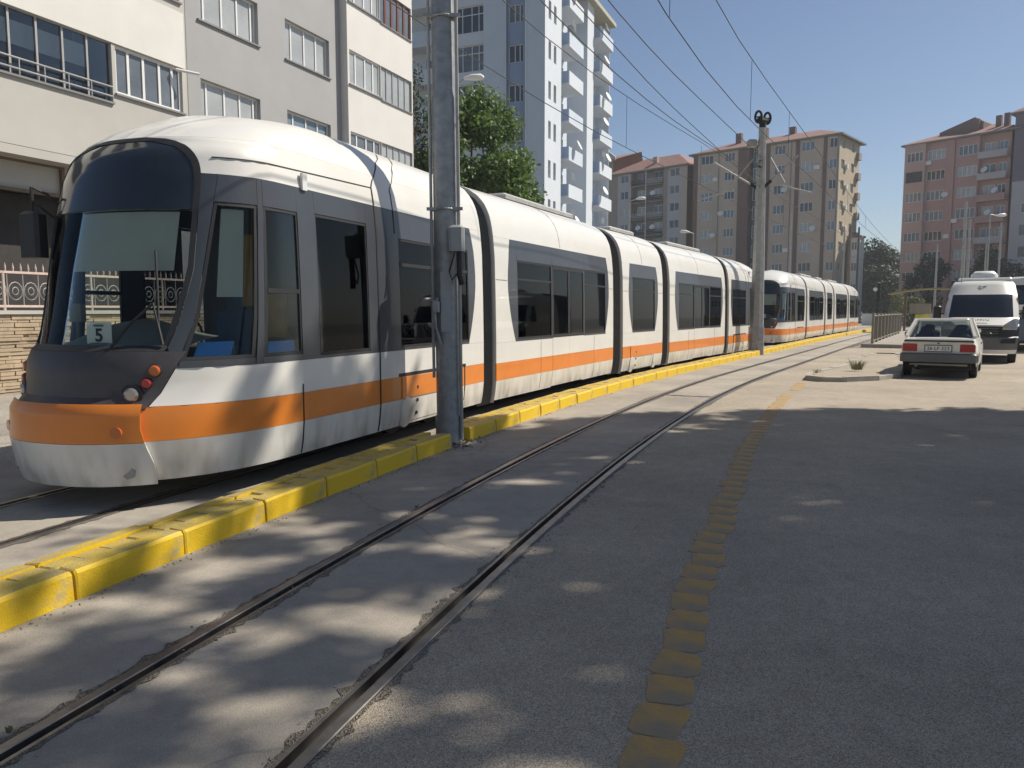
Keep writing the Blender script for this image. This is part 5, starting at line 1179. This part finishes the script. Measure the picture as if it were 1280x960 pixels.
for sg in (1, -1):
    for a, b, w1 in ((RB, RT, .075), ((1.55, .925), (1.58, 1.36), .035), (FB, FT, .04)):
        bar((a[0], sg * yb, a[1]), (b[0], sg * (yt - .0), b[1]), w1).build('pillar', carwhite, car)
    v = [(RB[0] + .16, sg * (yb - .01), RB[1]), (1.52, sg * (yb - .01), .925), (1.55, sg * (yt - .005), 1.34), (RT[0] + .1, sg * (yt - .005), 1.33)]; MB().add(v, [(0, 1, 2, 3)]).build('side_window', carglass, car)
    v = [(1.60, sg * (yb - .01), .925), (FB[0] - .06, sg * (yb - .01), .905), (FT[0] - .06, sg * (yt - .005), 1.35), (1.62, sg * (yt - .005), 1.34)]; MB().add(v, [(0, 1, 2, 3)]).build('side_window', carglass, car)
    mb = MB(); mb.bevbox(-.012, .03, min(sg * .44, sg * .755), max(sg * .44, sg * .755), .635, .815, .01); mb.build('tail_light', redl, car)
    mb = MB(); mb.tube([(2.75, sg * .80, .93), (2.72, sg * .92, .96)], .015, 6); mb.bevbox(2.66, 2.74, min(sg * .86, sg * 1.0), max(sg * .86, sg * 1.0), .92, 1.03, .02); mb.build('door_mirror', black, car)
    for x, y in ((.78, sg * .70), (3.22, sg * .70)): wheel(car, x, y)
    for x in (1.15, 2.2): mb = MB(); mb.box(x, x + .16, min(sg * .815, sg * .835), max(sg * .815, sg * .835), .80, .83); mb.build('door_handle', black, car)
    mb = MB(); mb.bevbox(1.05, 1.3, sg * .36 - .24, sg * .36 + .24, .5, 1.02, .05); mb.bevbox(1.1, 1.2, sg * .36 - .13, sg * .36 + .13, 1.03, 1.2, .04); mb.bevbox(1.95, 2.12, sg * .36 - .24, sg * .36 + .24, .5, 1.1, .05); mb.bevbox(1.98, 2.1, sg * .36 - .12, sg * .36 + .12, 1.1, 1.24, .04); mb.build('seat', mat('car_seat', (.03, .035, .06), .8), car)
MB().add([(RB[0] + .02, -yb + .07, RB[1] + .01), (RB[0] + .02, yb - .07, RB[1] + .01), (RT[0] + .01, yt - .06, 1.335), (RT[0] + .01, -yt + .06, 1.335)], [(0, 1, 2, 3)]).build('rear_window', carglass, car)
MB().add([(FB[0], -yb, FB[1]), (FB[0], yb, FB[1]), (FT[0], yt, 1.35), (FT[0], -yt, 1.35)], [(0, 1, 2, 3)]).build('windscreen', carglass, car)
mb = MB(); mb.bevbox(-.11, .12, -.79, .79, .385, .60, .035); mb.bevbox(.1, .5, -.815, -.77, .40, .58, .02); mb.bevbox(.1, .5, .77, .815, .40, .58, .02); mb.build('bumper', greypl, car)
mb = MB(); mb.bevbox(-.035, .06, -.72, .72, .865, .905, .012); mb.build('spoiler_trim', black, car)
mb = MB(); mb.box(-.025, -.002, -.27, .27, .645, .775); pl = mb.build('number_plate', paper, car); mb = MB(); 
for q in ((-.275, .275, .775, .79), (-.275, .275, .63, .645), (-.285, -.27, .63, .79), (.27, .285, .63, .79)): mb.box(-.028, -.003, q[0], q[1], q[2], q[3])
mb.build('plate_frame', black, pl)
tx = link('lettering', textmesh('26 LF 223', .118, black, .002), pl, (-.030, 0, .708)); tx.rotation_euler = (R(90), 0, R(-90))
mb = MB(); mb.box(-.01, .0, -.02, .02, .815, .845); mb.build('boot_lock', black, car)
mb = MB(); mb.tube([(-.05, .45, .29), (.6, .45, .3)], .025, 8); mb.build('exhaust', galv, car)
mb = MB(); mb.box(.12, .2, -.6, .6, .30, .34); mb.build('valance', galv2, car)

def front_vehicle(root, prof, parts, hwf, rnd, L, side_m, roof_m, split):
    """prof: (x,z) down the nose from sill to roof; parts: (i0,i1,name,material)"""
    def P(x, z, t): return (x - rnd * abs(t) ** 4, t * hwf(z), z)
    NY = 14; made = {}
    for i0_, i1_, nm, m_ in parts:
        vs = []; pp = []
        for (xa, za), (xb, zb) in zip(prof[i0_:i1_], prof[i0_ + 1:i1_ + 1]):
            for k in range(4): f = k / 4; pp.append((xa + (xb - xa) * f, za + (zb - za) * f))
        pp.append(prof[i1_])
        for x, z in pp: vs += [P(x, z, -1 + 2 * j / NY) for j in range(NY + 1)]
        fq = lambda js: [(i * (NY + 1) + j, i * (NY + 1) + j + 1, (i + 1) * (NY + 1) + j + 1, (i + 1) * (NY + 1) + j) for i in range(len(pp) - 1) for j in js]
        if nm == 'windscreen':
            made[nm] = MB().add(vs, fq(range(1, NY - 1))).build(nm, m_, root, smooth=40)
            for js in ((0,), (NY - 1,)): MB().add(vs, fq(js)).build('pillar', roof_m, root, smooth=40)
        else: made[nm] = MB().add(vs, fq(range(NY))).build(nm, m_, root, smooth=40)
    for sg in (1, -1):
        mb = MB(); e = [P(x, z, sg) for x, z in prof]; n = len(e); bk = [(-L, sg * hwf(z), z) for x, z in prof]
        mb.add(e + bk, [(i, i + 1, n + i + 1, n + i) for i in range(n - 1)]); mb.build('side_panel', side_m, root, smooth=40)
    x, z = prof[-1]; mb = MB(); mb.add([P(x, z, -1 + 2 * j / 14) for j in range(15)] + [(-L, (-1 + 2 * j / 14) * hwf(z), z) for j in range(15)], [(j, j + 1, 16 + j, 15 + j) for j in range(14)]); mb.build('roof_panel', roof_m, root)
    mb = MB(); e = [(-L, sg * hwf(z), z) for sg, ps in ((1, prof), (-1, prof[::-1])) for x, z in ps]; mb.add(e, [tuple(range(len(e)))]); mb.build('rear_panel', side_m, root)
    mb = MB(); mb.box(-L + .1, -.35, -.85, .85, .3, .5); mb.build('underbody', dark, root); return made
vx = ray_at(1221, 455, 23.3); van = thing('camper_van', 'white high roof van with black grille parked behind the white car', 'van', (vx.x, vx.y, 0), math.atan2(-23.3, -vx.x) - R(1.5))
vprof = [(-.02, .30), (.0, .40), (.02, .42), (.04, .78), (-.02, .82), (-.06, 1.12), (-.14, 1.16), (-.62, 1.36), (-.66, 1.385), (-1.28, 2.08), (-1.31, 2.10), (-1.75, 2.5), (-2.1, 2.55)]
vh = lambda z: float(np.interp(z, [.3, .6, 1.3, 2.1, 2.45, 2.55], [.97, 1.02, 1.02, .94, .86, .78]))
vm = front_vehicle(van, vprof, [(0, 2, 'lower_lip', whitepl), (2, 4, 'bumper', greypl), (4, 6, 'grille', black), (6, 8, 'bonnet', carwhite), (8, 10, 'windscreen', vanglass), (10, 12, 'roof_cap', carwhite)], vh, .34, 5.6, carwhite, carwhite, 8)
for sg in (1, -1):
    mb = MB(); mb.add([(.0 - .16, sg * .60, 1.02), (-.30, sg * .97, 1.02), (-.52, sg * 1.0, 1.34), (-.42, sg * .88, 1.36), (-.16, sg * .62, 1.16)], [(0, 1, 2, 3, 4)]); mb.v = [(x + .10, y * 1.005, z) for x, y, z in mb.v]; mb.build('headlight', clearl, van)
    mb = MB(); mb.add([(.0, sg * .55, .62), (-.16, sg * .94, .62), (-.2, sg * .96, .80), (-.03, sg * .6, .72)], [(0, 1, 2, 3)]); mb.v = [(x + .09, y, z) for x, y, z in mb.v]; mb.build('fog_recess', black, van)
    mb = MB(); mb.tube([(-.95, sg * 1.0, 1.5), (-.9, sg * 1.15, 1.5)], .03, 6); mb.bevbox(-1.0, -.86, min(sg * 1.08, sg * 1.3), max(sg * 1.08, sg * 1.3), 1.35, 1.75, .04); mb.build('door_mirror', black, van)
    for x in (-1.0, -4.6): wheel(van, x, sg * .88, .34, .22)
    mb = MB(); mb.add([(-1.15, sg * 1.025, 1.42), (-1.95, sg * 1.025, 1.42), (-1.95, sg * .952, 2.02), (-1.5, sg * .952, 2.02)], [(0, 1, 2, 3)]); mb.build('side_window', vanglass, van)
for z_ in (.90, .97, 1.04): mb = MB(); mb.box(-.06, .04, -.5, .5, z_, z_ + .022); mb.build('grille_bar', greypl, van)
mb = MB(); mb.disc((.035, 0, .99), (1, 0, 0), .07, .03, 18); mb.build('badge', chrome, van)
mb = MB(); mb.box(.05, .06, -.13, .13, .34, .44); mb.build('number_plate', paper, van)
tx = link('lettering', textmesh('IFPIN', .17, black, .004), van, (-.31, .06, 1.30)); tx.rotation_euler = (R(90 - 66), 0, R(90))
mb = MB(); mb.bevbox(-3.0, -2.35, -.38, .38, 2.57, 2.88, .12); mb.build('air_conditioner', whitepl, van, smooth=50)
mb = MB(); mb.bevbox(-4.2, -2.2, -.72, .78, 2.55, 2.66, .04); mb.build('roof_tray', whitepl, van)
mb = MB(); mb.tube([(-1.8, -.6, 2.5), (-1.75, -.6, 2.72)], .008, 5); mb.build('aerial', black, van)
mb = MB(); mb.tube([(-1.60, .1, 2.37), (-1.55, -.02, 2.345), (-1.60, -.1, 2.38)], .012, 5); mb.build('roof_mark', sillm, van)
bx_ = ray_at(1296, 440, 29.5); bus = thing('coach', 'white and dark blue coach partly hidden behind the van', 'bus', (bx_.x, bx_.y, 0), math.atan2(-29.5, -bx_.x) - R(2))
bprof = [(0, .35), (.05, .4), (.06, 1.25), (.04, 1.3), (.0, 1.75), (-.01, 1.78), (-.12, 2.55), (-.14, 2.58), (-.3, 2.86), (-.7, 2.92)]
bh = lambda z: float(np.interp(z, [.3, 2.4, 2.8, 2.92], [1.2, 1.2, 1.1, .95]))
navy = mat('coach_blue', (.02, .05, .12), .3, 0, .15, coat=.4)
front_vehicle(bus, bprof, [(0, 3, 'bumper', navy), (3, 5, 'front_panel', mat('coach_grey', (.12, .14, .17), .35, 0, .15)), (5, 7, 'windscreen', vanglass), (7, 9, 'roof_cap', carwhite)], bh, .25, 8, navy, carwhite, 5)
for sg in (1, -1):
    mb = MB(); mb.tube([(-.1, sg * 1.1, 1.55), (.15, sg * 1.3, 1.5)], .03, 6); mb.bevbox(.1, .2, sg * 1.3 - .12, sg * 1.3 + .12, 1.25, 1.55, .03); mb.build('door_mirror', whitepl, bus)
    mb = MB(); mb.disc((.02, sg * .8, .85), (1, 0, 0), .12, .1); mb.build('headlight', clearl, bus)
    for x in (-1.8, -6.2): wheel(bus, x, sg * 1.02, .42, .26)
mb = MB(); mb.box(-.06, .06, -.95, -.35, 1.62, 1.82); mb.build('route_sign', paper, bus)

# ------------------------------------------------------------------ summer haze over the whole place
hm = bpy.data.materials.new('haze'); hm.use_nodes = True; hn = hm.node_tree; hn.nodes.clear()
ho = hn.nodes.new('ShaderNodeOutputMaterial'); hv = hn.nodes.new('ShaderNodeVolumePrincipled'); hv.inputs['Color'].default_value = (.86, .9, .95, 1); hv.inputs['Density'].default_value = .0006; hv.inputs['Anisotropy'].default_value = .2
hn.links.new(hv.outputs[0], ho.inputs['Volume'])
struct(MB().box(-905, 905, -65, 1505, -1.1, 37).build('haze', hm), 'stuff')
